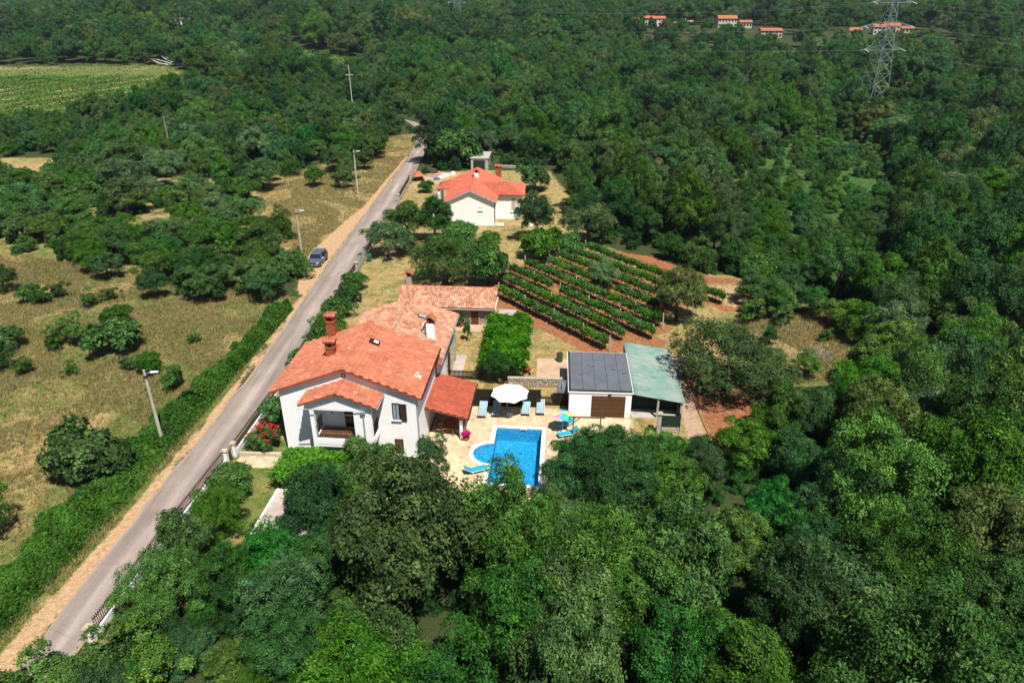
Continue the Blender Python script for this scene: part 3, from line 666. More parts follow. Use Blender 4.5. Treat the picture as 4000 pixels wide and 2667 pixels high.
b = MB(); b.box(8.55, 8.59, 0.0, 4.2, 0, 4.9); b.build('plaster_wall', 'plaster', H3)
b = MB(); b.tube((8.75, 9.1, 0), (8.75, 9.1, 4.9), .05, n=8); b.build('downpipe', 'galv', H3)
b = MB(); b.tube((9.17, -1.0, 4.97), (9.17, 9.7, 4.97), .06, n=8); b.build('gutter', 'galv', H3)
b = MB(); b.box(7.2, 7.95, 2.75, 3.35, 5.2, 7.1); ch = b.build('chimney', 'plaster', H3)
b = MB(); b.box(7.25, 7.45, 2.8, 3.3, 7.1, 7.5).box(7.7, 7.9, 2.8, 3.3, 7.1, 7.5); b.build('chimney_head', 'brick_red', ch)
b = MB(); b.box(7.45, 7.7, 2.85, 3.25, 7.1, 7.48); b.build('flue', 'black', ch)
b = MB(); gable_slab(b, 7.05, 7.58, 8.1, 7.5, 7.95, 7.5, 2.6, 3.5, .06); b.build('chimney_roof', 'terracotta', ch)
b = MB(); zz = lambda u: 6.6 - S3 * (u - 4.3); b.box(6.72, 7.1, 3.2, 3.9, 6.0, 6.75); ac = b.build('air_conditioner', 'frame_white', H3); MB().tube((6.91, 3.19, 6.4), (6.91, 3.17, 6.4), .2, n=12).build('fan_grille', 'galv', ac)
b = MB(); b.hexa([(u, v, zz(u) + h) for h in (.05, .2) for (u, v) in ((5.7, 6.1), (6.6, 6.1), (6.6, 6.9), (5.7, 6.9))]); so = b.build('skylight', 'iron', H3)
b = MB(); b.hexa([(u, v, zz(u) + h) for h in (.202, .215) for (u, v) in ((5.78, 6.18), (6.52, 6.18), (6.52, 6.82), (5.78, 6.82))]); b.build('pane', 'glass_curtain', so)

# ---------------------------------------------------------------- long low outbuilding
H4 = thing('outbuilding', 'long low stone outbuilding with pale barrel tile roof and brown door', 'outbuilding', (-12.9, 74.15, 0), -4.3)
b = MB(); b.hexa([(0, 0, 0), (10.7, 0, 0), (10.7, 2.9, 0), (0, 2.9, 0), (0, 0, 2.35), (10.7, 0, 2.35), (10.7, 2.9, 3.2), (0, 2.9, 3.2)]); b.build('wall', 'mortar', H4)
fac = MB().box(4.6, 10.7, -.012, -.003, 0, 2.3).build('stone_facing', 'mortar', H4)
stones_on_wall(fac, lambda s, z, d: (4.6 + s, -.012 - d, z), 6.1, 2.3, .52, .24, 'ashlar', skip=lambda x0, x1, z0, z1: x1 > 3.5 and x0 < 4.65 and z0 < 1.95, jitter=.25)
b = MB(); b.box(8.08, 8.22, -.1, .02, 0, 1.95).box(9.1, 9.25, -.1, .02, 0, 1.95).box(8.22, 9.1, -.1, .02, 1.8, 1.95); b.build('door_surround', 'ashlar', H4)
do = MB().box(8.22, 9.1, -.06, -.02, 0.02, 1.8).build('door', 'door_red', H4); MB().tube((8.98, -.1, .95), (8.98, -.06, .95), .03, n=6).build('handle', 'iron', do)
MB().box(4.75, 5.5, -.05, -.02, .9, 1.9).build('window', 'wood_dark', H4)
s4 = (3.42 - 2.35) / 3.4
b = MB(); b.hexa([(-.3, -.5, 2.15), (11.0, -.5, 2.15), (11.0, 2.95, 3.3), (-.3, 2.95, 3.3), (-.3, -.5, 2.3), (11.0, -.5, 2.3), (11.0, 2.95, 3.42), (-.3, 2.95, 3.42)]); rf = b.build('roof', 'fascia_red', H4)
T = Tiles(rf, 'barrel', .26, .40, TILE_PALE); T.plane((-.32, -.52, 2.3), (11.02, -.52, 2.3), (0, 1, s4), 3.62, stagger=False); T.finish(300)
ridge_caps(rf, (-.3, 2.98, 3.45), (11.0, 2.98, 3.45), TILE_RED)
b = MB(); b.tube((-.3, -.58, 2.2), (11.0, -.58, 2.2), .06, n=8); b.build('gutter', 'galv', H4)
b = MB(); b.box(11.02, 11.1, -.5, 3.0, 2.2, 2.36); b.build('verge_board', 'white_trim', rf)
b = MB(); b.box(.25, .85, 3.0, 3.6, 0, 4.5); ch = b.build('chimney', 'concrete', H4)
b = MB(); b.box(.28, .42, 3.03, 3.57, 4.5, 4.9).box(.68, .82, 3.03, 3.57, 4.5, 4.9); b.build('chimney_head', 'brick_red', ch)
MB().box(.42, .68, 3.1, 3.5, 4.5, 4.85).build('flue', 'black', ch)
b = MB(); gable_slab(b, .0, .55, 1.1, 4.9, 5.35, 4.9, 2.85, 3.75, .07); b.build('chimney_roof', 'far_roof', ch)
# terrace in front of it
b = MB(); b.box(5.6, 12.6, -1.9, -.06, .0, .1); o = b.build('terrace', 'slab_concrete'); o.parent = None; o.location = H4.location; o.rotation_euler = H4.rotation_euler; tag(o, kind='structure', label='worn pinkish concrete terrace before the outbuilding door')
b = MB(); b.box(11.3, 13.3, -.4, 2.4, 0, .95).box(11.3, 13.3, -.4, 2.4, .95, 1.05); o = b.build('water_cistern', 'concrete'); o.location = H4.location; o.rotation_euler = H4.rotation_euler; tag(o, 'low grey concrete cistern at the right end of the outbuilding', 'cistern')

# ---------------------------------------------------------------- veranda beside the villa
HV = thing('veranda', 'tiled lean-to veranda on posts on the pool side of the villa', 'veranda', uvw(10.98, 2.9), -4.7)
b = MB(); b.hexa([(-.02, 0, 3.2), (3.6, 0, 2.3), (3.6, 6, 2.3), (-.02, 6, 3.2), (-.02, 0, 3.3), (3.6, 0, 2.4), (3.6, 6, 2.4), (-.02, 6, 3.3)]); rf = b.build('roof', 'fascia_red', HV)
T = Tiles(rf, 'flat', .24, .30, TILE_DEEP); T.plane((3.62, -.02, 2.4), (3.62, 6.02, 2.4), (-1, 0, .249), 3.7); T.finish(300)
b = MB(); b.tube((3.68, 0, 2.3), (3.68, 6, 2.3), .06, n=8).tube((-.02, -.05, 3.2), (3.6, -.05, 2.3), .035, n=6); b.build('gutter', 'wood_dark', HV)
for y in (.45, 5.4):
    MB().box(2.85, 3.1, y - .13, y + .13, 0.05, 2.1).build('post', 'plaster', HV)
MB().box(2.8, 3.15, .2, 5.8, 2.1, 2.29).build('beam', 'fascia_red', HV)
for i in range(7): MB().hexa([(.0, .3 + i * .9, 3.0), (3.5, .3 + i * .9, 2.16), (3.5, .4 + i * .9, 2.16), (.0, .4 + i * .9, 3.0), (.0, .3 + i * .9, 3.19), (3.5, .3 + i * .9, 2.31), (3.5, .4 + i * .9, 2.31), (.0, .4 + i * .9, 3.19)]).build('rafter', 'wood_brown', HV)
tb = thing('dining_table', 'dark red dining table in the shade under the veranda', 'table', uvw(12.7, 4.6), -4.7)
MB().box(-.5, .5, -.9, .9, .72, .77).build('table_top', 'fascia_red', tb)
for sx in (-.42, .42):
    for sy in (-.8, .8): MB().box(sx - .04, sx + .04, sy - .04, sy + .04, .05, .72).build('leg', 'fascia_red', tb)
for k, (cx, cy, lab) in enumerate(((-.85, -.4, 'chair nearest the villa wall at the veranda table, front one'), (-.85, .45, 'chair nearest the villa wall at the veranda table, rear one'), (.85, -.4, 'pale cushioned chair on the pool side of the veranda table, front one'), (.85, .45, 'pale cushioned chair on the pool side of the veranda table, rear one'))):
    p = uvw(12.7 + cx, 4.6 + cy); ch = thing('dining_chair', lab, 'chair', p, -4.7 + (0 if cx < 0 else 180), 'chairs at the veranda table')
    MB().box(-.22, .22, -.22, .22, .42, .5).build('seat', 'cushion', ch); MB().box(-.25, -.2, -.22, .22, .5, .98).build('backrest', 'wood_brown', ch)
    for sx in (-.2, .17):
        for sy in (-.2, .17): MB().box(sx, sx + .04, sy, sy + .04, .05, .42).build('leg', 'wood_brown', ch)

# ---------------------------------------------------------------- garage and carport
HG = thing('garage', 'white flat roofed garage with grey felt roof and brown door behind the pool', 'garage', (5.12, 54.2, 0), -3.5)
b = MB(); b.box(.0, 5.55, .0, 7.55, 0, 2.5); b.build('wall', 'plaster', HG)
b = MB(); b.box(-.12, 5.67, -.1, 7.68, 2.5, 2.6); b.build('roof_edge', 'white_trim', HG)
rf = MB().box(-.06, 5.62, -.04, 7.62, 2.6, 2.615).build('roof', 'roof_seam', HG)
xs = [.10, 1.22, 2.33, 3.44, 4.55, 5.58]; cuts = [[], [], [5.37], [3.05], []]
for i in range(5):
    ys = [.3] + cuts[i] + [7.56]
    for j in range(len(ys) - 1): MB().box(xs[i] + .018, xs[i + 1] - .018, ys[j] + .012, ys[j + 1] - .012, 2.615, 2.632).build('felt_sheet', 'roof_grey', rf)
for (x0, x1, y0, y1) in ((.92, 1.2, 2.95, 3.2), (1.78, 2.02, 4.82, 4.94), (2.05, 2.22, 4.6, 4.72), (2.2, 2.4, 4.66, 4.8), (4.02, 4.34, 4.03, 4.3), (4.93, 5.2, 3.33, 3.6)):
    q = MB().box(x0, x1, y0, y1, 2.632, 2.64).build('roof_patch', 'roof_seam', rf); MB().box(x0 + .05, x1 - .05, y0 + .04, y1 - .04, 2.64, 2.646).build('patch_centre', 'roof_grey', q)
for (a0, a1, b0, b1) in ((-.05, .08, 0, 7.6), (.08, 5.6, -.03, .1)): MB().box(a0, a1, b0, b1, 2.616, 2.68).build('parapet_roll', 'roof_seam', rf)
dr = MB().box(2.0, 5.02, -.02, .01, 0, 2.2).build('garage_door', 'door_brown', HG)
for i in range(5): MB().box(2.03, 4.99, -.05, -.02, .04 + i * .43, .44 + i * .43).build('door_panel', 'door_brown', dr)
MB().box(3.45, 3.72, -.12, -.003, 2.28, 2.4).build('lamp', 'wood_brown', HG)
HC = thing('carport', 'open carport with weathered pale green corrugated roof beside the garage', 'carport', (10.72, 53.9, 0), -3.5)
nxx = 130; V = []; Qd = []
for i in range(nxx + 1):
    y = -.05 + 10.5 * i / nxx; h = .022 * math.sin(i * math.pi / 1.5)
    for j in range(7):
        x = .02 + 4.7 * j / 6; V.append((x, y, 2.46 - .165 * x + h + .004 * math.sin(j * 3 + i * .3)))
for i in range(nxx):
    for j in range(6): Qd.append((i * 7 + j, i * 7 + j + 1, (i + 1) * 7 + j + 1, (i + 1) * 7 + j))
me = fastmesh('roof', V, Qd, 'corrugated'); o = ob('roof', me, HC); mo = o.modifiers.new('thick', 'SOLIDIFY'); mo.thickness = .02
for (x, y, h) in ((2.35, .15, 2.02), (4.45, .2, 1.68), (4.45, 5, 1.68), (4.45, 10, 1.68), (2.35, 10, 2.02)): MB().box(x - .09, x + .09, y - .09, y + .09, 0, h - .06).build('post', 'concrete', HC)
MB().hexa([(.05, .1, 2.34), (4.6, .1, 1.58), (4.6, .2, 1.58), (.05, .2, 2.34), (.05, .1, 2.42), (4.6, .1, 1.67), (4.6, .2, 1.67), (.05, .2, 2.42)]).build('beam', 'wood_dark', HC)
MB().hexa([(.05, 10.2, 0), (4.5, 10.2, 0), (4.5, 10.3, 0), (.05, 10.3, 0), (.05, 10.2, 2.38), (4.5, 10.2, 1.66), (4.5, 10.3, 1.66), (.05, 10.3, 2.38)]).build('back_wall', 'concrete', HC); MB().hexa([(.08, 1.5, 0), (4.48, 1.5, 0), (4.48, 1.54, 0), (.08, 1.54, 0), (.08, 1.5, 2.36), (4.48, 1.5, 1.64), (4.48, 1.54, 1.64), (.08, 1.54, 2.36)]).build('shade_sheet', 'screen_green', HC); MB().box(.08, 4.48, .0, 1.5, .0, .03).build('floor', 'concrete', HC)  # dark sheet across the bay added to stand in for the shaded interior
MB().box(4.5, 4.55, .3, 10.2, 0, 1.64).build('side_screen', 'screen_green', HC)  # raised, like the back wall, to keep light out of the carport
# low stone wall with a pillar and dark mesh panel in front of the carport
HW = thing('pillar_wall', 'low stone wall with pale pillar and dark green mesh panel before the carport', 'wall', (12.75, 51.5, 0), -3.5)
w = MB().box(.2, 1.75, -.12, .12, 0, .6).build('low_wall', 'mortar', HW)
stones_on_wall(w, lambda s, z, d: (.2 + s, -.12 - d, z), 1.55, .58, .26, .15, 'stone', depth=.04)
MB().box(-.16, .16, -.16, .16, 0, 1.9).build('pillar', 'concrete', HW); MB().box(-.24, .24, -.24, .24, 1.9, 2.02).build('pillar_cap', 'stone', HW)
MB().box(.18, 1.8, -.03, .0, .6, 1.78).build('mesh_panel', 'screen_green', HW); MB().box(1.76, 1.82, -.03, 1.9, .0, 1.78).build('side_panel', 'screen_green', HW)
# gravel drive with a brick edging
o = strip_mesh('gravel_path', [(15.0, 47), (15.2, 51), (15.5, 55.3), (15.75, 60), (16.2, 66)], [(17.0, 47), (16.7, 52), (17.0, 56), (17.2, 60), (17.6, 66)], .012, 'gravel', jit=.05); tag(o, kind='structure', label='pale gravel path along the right side of the carport')
ke = MB()
for i in range(12):
    y0 = 48 + i * 1.15; ke.box(16.98 + .015 * i, 17.08 + .015 * i, y0, y0 + 1.1, 0, .12)
tag(ke.build('kerb_edging', 'terracotta'), 'thin reddish kerb edging between gravel path and red soil', 'kerb')

# ---------------------------------------------------------------- pool and paved deck (shared local frame, centre of the pool)
PC = (POOL_C[0], POOL_C[1], 0); PD = -4.6
def pw(u, v, z=0.0):
    ca, sa = math.cos(POOL_A), math.sin(POOL_A); return (POOL_C[0] + u * ca - v * sa, POOL_C[1] + u * sa + v * ca, z)
PL = thing('swimming_pool', 'blue tiled swimming pool with rounded steps and white coping', 'pool', PC, PD)
arc = [(-2.0 - 1.6 * math.sin(a), 0.04 + 1.5 * math.cos(a)) for a in np.linspace(0, math.pi, 17)]
outline = [(2, -3.95), (2, 3.95), (-2, 3.95)] + arc + [(-2, -3.95)]
b = MB(); n = len(outline); b.add([(x, y, -1.35) for x, y in ((2, -3.95), (2, 3.95), (-2, 3.95), (-2, -3.95))], [(0, 1, 2, 3)])
b.add([(2, -3.95, -1.35), (2, 3.95, -1.35), (2, 3.95, .03), (2, -3.95, .03)], [(0, 1, 2, 3)]); b.add([(2, 3.95, -1.35), (-2, 3.95, -1.35), (-2, 3.95, .03), (2, 3.95, .03)], [(0, 1, 2, 3)])
b.add([(2, -3.95, -1.35), (-2, -3.95, -1.35), (-2, -3.95, .03), (2, -3.95, .03)], [(0, 1, 2, 3)])
for (y0, y1) in ((-3.95, -1.46), (1.54, 3.95)): b.add([(-2, y0, -1.35), (-2, y1, -1.35), (-2, y1, .03), (-2, y0, .03)], [(0, 1, 2, 3)])
b.build('basin', 'pool_tile', PL)
b = MB()
for i in range(len(arc) - 1):
    (x0, y0), (x1, y1) = arc[i], arc[i + 1]; b.add([(x0, y0, -1.0), (x1, y1, -1.0), (x1, y1, .03), (x0, y0, .03)], [(0, 1, 2, 3)])
for k, (rr, zz) in enumerate(((1.0, -.32), (.72, -.62), (.42, -.92))):
    pts = [(-2.0 + (x + 2.0) * rr, .04 + (y - .04) * rr) for x, y in arc]; b.prism(pts + [(-1.98, pts[-1][1]), (-1.98, pts[0][1])], -1.3, zz)
b.build('steps', 'pool_tile', PL)
# water surface, one polygon fan of the outline
b = MB(); b.add([(x * .999, y * .999, -.10) for x, y in outline], [tuple(range(len(outline)))]); b.build('water', 'water', PL)
cw = .34; b = MB()
def coping(x0, x1, y0, y1): MB().box(x0, x1, y0, y1, -.06, .085).build('coping', 'coping', PL)
coping(-2 - cw, 2 + cw, 3.95, 3.95 + cw); coping(-2 - cw, 2 + cw, -3.95 - cw, -3.95); coping(2, 2 + cw, -3.948, 3.948)
coping(-2 - cw, -2, 1.9, 3.948); coping(-2 - cw, -2, -3.948, -1.82)
b = MB()
oarc = [(-2.0 - 1.93 * math.sin(a), 0.04 + 1.82 * math.cos(a)) for a in np.linspace(0, math.pi, 17)]
for i in range(16):
    b.prism([arc[i], arc[i + 1], oarc[i + 1], oarc[i]], -.06, .083)
b.build('coping', 'coping', PL)
b = MB(); b.box(.08, .62, 3.88, 3.955, -.16, .02); sk = b.build('skimmer', 'frame_white', PL); MB().box(.14, .56, 3.86, 3.879, -.12, -.02).build('mouth', 'iron', sk)
b = MB(); b.tube((-3.92, .55, .05), (-3.92, .55, .85), .022).tube((-3.92, .55, .85), (-1.95, -.95, .25), .022).tube((-1.95, -.95, .25), (-1.95, -.95, -.5), .022); b.build('handrail', 'chrome', PL)
MB().box(.1, .35, 2.0, 2.25, -1.348, -1.335).build('drain', 'junk_blue', PL)

# crazy paving: irregular flagstones as Voronoi cells
DECKS = [(-7.7, 10.0, -5.6, 7.55)]
def clip(poly, a, b_, c_):             # keep a*x+b*y<=c
    out_ = []
    for i in range(len(poly)):
        p, q = poly[i], poly[(i + 1) % len(poly)]; dp = a * p[0] + b_ * p[1] - c_; dq = a * q[0] + b_ * q[1] - c_
        if dp <= 0: out_.append(p)
        if (dp < 0) != (dq < 0):
            s_ = dp / (dp - dq); out_.append((p[0] + (q[0] - p[0]) * s_, p[1] + (q[1] - p[1]) * s_))
    return out_
def voronoi_cells(x0, x1, y0, y1, size, gap, jit=.42):
    pts = []
    nx_, ny_ = int((x1 - x0) / size), int((y1 - y0) / size)
    for i in range(-1, nx_ + 2):
        for j in range(-1, ny_ + 2): pts.append((x0 + (i + .5 + rng.uniform(-jit, jit)) * size, y0 + (j + .5 + rng.uniform(-jit, jit)) * size))
    pts = np.array(pts); res = []
    for k, p in enumerate(pts):
        if not (x0 < p[0] < x1 and y0 < p[1] < y1): continue
        poly = [(p[0] - 2, p[1] - 2), (p[0] + 2, p[1] - 2), (p[0] + 2, p[1] + 2), (p[0] - 2, p[1] + 2)]
        d = np.hypot(pts[:, 0] - p[0], pts[:, 1] - p[1]); near = np.argsort(d)[1:18]
        for q in pts[near]:
            dx, dy = q - p; l = math.hypot(dx, dy); a, b_ = dx / l, dy / l
            poly = clip(poly, a, b_, a * (p[0] + q[0]) / 2 + b_ * (p[1] + q[1]) / 2 - gap)
            if len(poly) < 3: break
        for (a, b_, c_) in ((1, 0, x1), (-1, 0, -x0), (0, 1, y1), (0, -1, -y0)):
            if len(poly) >= 3: poly = clip(poly, a, b_, c_)
        if len(poly) >= 3: res.append(poly)
    return res
def cut_out(poly, rx0, rx1, ry0, ry1):
    cx = sum(p[0] for p in poly) / len(poly); cy = sum(p[1] for p in poly) / len(poly)
    ds = [(rx0 - cx, (1, 0, rx0)), (cx - rx1, (-1, 0, -rx1)), (ry0 - cy, (0, 1, ry0)), (cy - ry1, (0, -1, -ry1))]
    d, h = max(ds, key=lambda e: e[0])
    return clip(poly, *h) if d > 0 else []
def lay(parent, cells, z0, z1, mat, nind, key, name='flagstone'):
    cells = sorted(cells, key=key); rest = MB()
    for i, poly in enumerate(cells):
        cx = sum(p[0] for p in poly) / len(poly); cy = sum(p[1] for p in poly) / len(poly); dz = random.uniform(-.006, .006); tx, ty = random.uniform(-.012, .012), random.uniform(-.012, .012)
        ins = [(cx + (p[0] - cx) * .95, cy + (p[1] - cy) * .95) for p in poly]; n = len(poly)
        V = [(p[0], p[1], z0) for p in poly] + [(p[0], p[1], z1 + dz - .012 + tx * (p[0] - cx) + ty * (p[1] - cy)) for p in poly] + [(p[0], p[1], z1 + dz + tx * (p[0] - cx) + ty * (p[1] - cy)) for p in ins]
        F = [(k, (k + 1) % n, n + (k + 1) % n, n + k) for k in range(n)] + [(n + k, n + (k + 1) % n, 2 * n + (k + 1) % n, 2 * n + k) for k in range(n)] + [tuple(range(2 * n, 3 * n))]
        if i < nind: MB().add(V, F).build(name, mat, parent)
        else: rest.add(V, F)
    if rest.v: tag(rest.build(name + 's', mat, parent), kind='stuff')
DK = bpy.data.objects.new('pool_deck', None); b = MB()
for (x0, x1, y0, y1) in ((-7.75, -2.3, -5.6, 7.55), (2.3, 10.0, -5.6, 6.38), (-2.3, 2.3, 4.2, 7.55), (-2.3, 2.3, -5.6, -4.2), (2.3, 4.25, 6.38, 7.55)):
    b.box(x0, x1, y0, y1, -.02, .028)
b2 = MB()
for part in [b]:
    pass
# the left strip leaves out the round steps
b = MB(); lx0, lx1 = -7.75, -2.3
ring = [(-2.0 - 1.9 * math.sin(a), 0.04 + 1.78 * math.cos(a)) for a in np.linspace(0, math.pi, 13)]
for i in range(12):
    (xa, ya), (xb, yb) = ring[i], ring[i + 1]; b.prism([(lx0, ya), (lx0, yb), (min(xb, lx1), yb), (min(xa, lx1), ya)][::-1], -.02, .028)
b.box(lx0, lx1, 1.82, 7.55, -.02, .028).box(lx0, lx1, -5.6, -1.74, -.02, .028)
b.box(2.3, 10.0, -5.6, 6.36, -.02, .028).box(-2.3, 2.3, 4.15, 7.55, -.02, .028).box(-2.3, 2.3, -5.6, -4.15, -.02, .028).box(2.3, 4.2, 6.36, 7.55, -.02, .028)
DK = b.build('pool_deck', 'flag_joint'); DK.location = PC; DK.rotation_euler = (0, 0, R(PD)); tag(DK, kind='structure', label='honey coloured crazy paving round the pool')
cells = []
for poly in voronoi_cells(-7.72, 9.9, -5.55, 7.5, .46, .018):
    poly = cut_out(poly, -2.33, 2.33, -4.28, 4.28)
    if len(poly) < 3: continue
    cx = sum(p[0] for p in poly) / len(poly); cy = sum(p[1] for p in poly) / len(poly)
    if cx > 4.2 - .1 and cy > 6.3: continue
    if cx > 4: poly = cut_out(poly, 4.2, 20, 6.34, 20)
    if len(poly) < 3: continue
    if math.hypot((cx + 2) / 1.95, (cy - .04) / 1.82) < .97: continue
    np_ = []
    for (x, y) in poly:
        e = math.hypot((x + 2) / 1.91, (y - .04) / 1.80)
        if x < -2.0 and e < 1: x, y = -2 + (x + 2) / e, .04 + (y - .04) / e
        np_.append((x, y))
    cells.append(np_)
lay(DK, cells, .0, .055, 'flagstone', 300, lambda p: math.hypot(p[0][0] + .5, (p[0][1] - 3.2)))
# pale drain grate row near the skimmer
# paved path from the street gate and its planted bed edging
FP = MB().box(0, 4.4, 0, 1.6, -.02, .02).build('front_path', 'flag_joint'); FP.location = (-22.6, 46.45, 0); FP.rotation_euler = (0, 0, R(-2)); tag(FP, kind='structure', label='short crazy paved path from the street gate to the villa')
lay(FP, voronoi_cells(.03, 4.37, .03, 1.57, .42, .018), .0, .045, 'flagstone', 300, lambda p: p[0][0])
EDG = thing('bed_edging', 'low pale stone edging round the oleander bed by the path', 'edging', (-22.6, 48.1, 0), -2)
MB().box(0, 4.2, 0, .22, 0, .28).build('edging_stone', 'stone', EDG); MB().box(4.0, 4.22, -1.4, 0, 0, .28).build('edging_stone', 'stone', EDG)
GP = MB().box(0, 1.9, -3.2, 1.6, -.02, .02).build('side_path', 'flag_joint'); GP.location = (-6.6, 42.3, 0); GP.rotation_euler = (0, 0, R(-4.6)); tag(GP, kind='structure', label='crazy paved strip leading from the pool down to the lower gate')
lay(GP, voronoi_cells(.03, 1.87, -3.17, 1.57, .42, .018), .0, .05, 'flagstone', 300, lambda p: -p[0][1])

# ---------------------------------------------------------------- pool furniture
def lounger(label, u, v, z=.055):
    o = thing('sun_lounger', label, 'sun lounger', pw(u, v, z), PD, 'striped sun loungers by the dark fence')
    f = MB(); f.box(-.36, .36, -.95, .95, .24, .29)
    f.build('frame', 'wood_dark', o)
    for sx in (-.33, .33):
        for sy in (-.85, .75): MB().box(sx - .03, sx + .03, sy - .03, sy + .03, 0, .24).build('leg', 'wood_dark', o)
    MB().box(-.36, .36, -1.0, .28, .29, .37).build('seat_cushion', 'stripes', o)
    MB().hexa([(-.36, .28, .29), (.36, .28, .29), (.36, .98, .62), (-.36, .98, .62), (-.36, .25, .37), (.36, .25, .37), (.36, .95, .70), (-.36, .95, .70)]).build('back_cushion', 'stripes', o)
    MB().box(-.3, -.26, .8, .84, .29, .55).box(.26, .3, .8, .84, .29, .55).build('back_support', 'wood_dark', o)
    return o
for (x, y, lab) in ((-2.66, 54.6, 'blue and white striped sun lounger nearest the veranda'), (-1.40, 54.75, 'striped sun lounger shaded by the white parasol, left of its pole'), (1.29, 54.95, 'striped sun lounger just right of the white parasol pole'), (2.62, 55.05, 'blue and white striped sun lounger nearest the garage')):
    u, v = to_pool(x, y); lounger(lab, u, v)
def teal_lounger(label, x, y, deg, z=.055):
    o = thing('deck_lounger', label, 'sun lounger', (x, y, z), deg, 'turquoise folding loungers')
    MB().hexa([(-.3, -.95, .34), (.3, -.95, .34), (.3, .3, .27), (-.3, .3, .27), (-.3, -.95, .38), (.3, -.95, .38), (.3, .3, .31), (-.3, .3, .31)]).build('seat_sling', 'teal', o)
    MB().hexa([(-.3, .31, .27), (.3, .31, .27), (.3, .9, .68), (-.3, .9, .68), (-.3, .28, .31), (.3, .28, .31), (.3, .87, .72), (-.3, .87, .72)]).build('back_sling', 'teal', o)
    f = MB()
    for sx in (-.32, .32): f.tube((sx, -.95, .35), (sx, .3, .28), .018, n=6).tube((sx, .3, .28), (sx, .9, .69), .018, n=6)
    f.build('frame', 'frame_white', o)
    for sy in (-.6, .35):
        l = MB()
        for sx in (-.32, .32): l.tube((sx, sy - .15, 0), (sx, sy, .3), .016, n=6)
        l.tube((-.32, sy - .15, .02), (.32, sy - .15, .02), .016, n=6); l.build('leg', 'frame_white', o)
    return o
teal_lounger('turquoise folding lounger behind the rainbow umbrella pole', 4.75, 52.5, -68)
teal_lounger('turquoise folding lounger in front of the rainbow umbrella', 4.85, 50.9, -72)
teal_lounger('turquoise folding lounger by the near left corner of the pool', -2.95, 45.75, 110)
def parasol(label, name, x, y, z0, h, r, cols, n, drop, polem, tilt=0.0):
    o = thing(name, label, 'parasol', (x, y, z0))
    MB().tube((0, 0, 0), (0, 0, .06), .34, .32, 16).tube((0, 0, .06), (0, 0, .22), .06, .045, 10).build('base', 'canvas' if len(cols) == 1 else 'paper_white', o)
    MB().tube((0, 0, .06), (tilt * h * .3, 0, h), .024, n=8).build('pole', polem, o)
    top = Vector((tilt * h * .3, 0, h)); rim = []; mid = []
    for k in range(n):
        a = 2 * math.pi * (k + .3) / n; rim.append(top + Vector((math.cos(a) * r, math.sin(a) * r, -drop - tilt * math.cos(a) * r)))
        am = a + math.pi / n; rm = r * math.cos(math.pi / n) * .96; mid.append(top + Vector((math.cos(am) * rm, math.sin(am) * rm, -drop * .92 - tilt * math.cos(am) * rm)))
    for g in range(len(cols)):
        cb = MB()
        for k in range(n):
            if k % len(cols) != g: continue
            A, B_, Mm = rim[k], rim[(k + 1) % n], mid[k]; P0 = top
            e1 = P0.lerp(A, .5) + Vector((0, 0, drop * .10)); e2 = P0.lerp(B_, .5) + Vector((0, 0, drop * .10)); em = P0.lerp(Mm, .5) + Vector((0, 0, drop * .04))
            cb.add([P0, e1, em, e2, A, Mm, B_], [(0, 1, 2), (0, 2, 3), (1, 4, 5, 2), (2, 5, 6, 3)])
        c_ = cb.build('canopy' if len(cols) == 1 else 'canopy_panel', cols[g], o); sm = c_.modifiers.new('thick', 'SOLIDIFY'); sm.thickness = .012
    for k in range(n): MB().tube(top + Vector((0, 0, -.03)), rim[k] + Vector((0, 0, -.02)), .010, n=4).build('rib', polem, o)
    MB().tube(top, top + Vector((0, 0, .1)), .03, .015, 8).build('finial', polem, o)
    return o
parasol('large white octagonal parasol between the striped sun loungers', 'parasol', -.18, 54.25, .055, 2.75, 1.75, ['canvas'], 8, .48, 'wood_dark')
parasol('small rainbow striped beach umbrella at the right of the pool', 'beach_umbrella', 4.4, 51.6, .055, 2.0, .92, ['umb_pink', 'umb_blue', 'umb_green', 'umb_yellow'], 8, .32, 'frame_white', .08)
sh = thing('outdoor_shower', 'slim dark outdoor shower post by the dark fence', 'shower', (-.45, 55.3, .05)); MB().box(-.06, .06, -.06, .06, 0, 1.1).build('column', 'galv', sh); MB().tube((0, 0, 1.1), (0, -.15, 1.15), .03, n=6).build('shower_head', 'chrome', sh)
# timber swing frame at the right of the deck
SF = thing('timber_frame', 'brown timber frame of a garden swing right of the pool', 'swing frame', (5.25, 50.85, .0), -3)
for x in (0, 2.3): MB().box(x - .045, x + .045, -.045, .045, 0, 1.95).build('post', 'wood_brown', SF)
MB().box(-.4, 2.7, -.04, .04, 1.951, 2.04).build('beam', 'wood_brown', SF); MB().hexa([(.05, -.03, 1.5), (.1, -.03, 1.45), (.1, .03, 1.45), (.05, .03, 1.5), (.5, -.03, 1.95), (.55, -.03, 1.9), (.55, .03, 1.9), (.5, .03, 1.95)]).build('brace', 'wood_brown', SF)
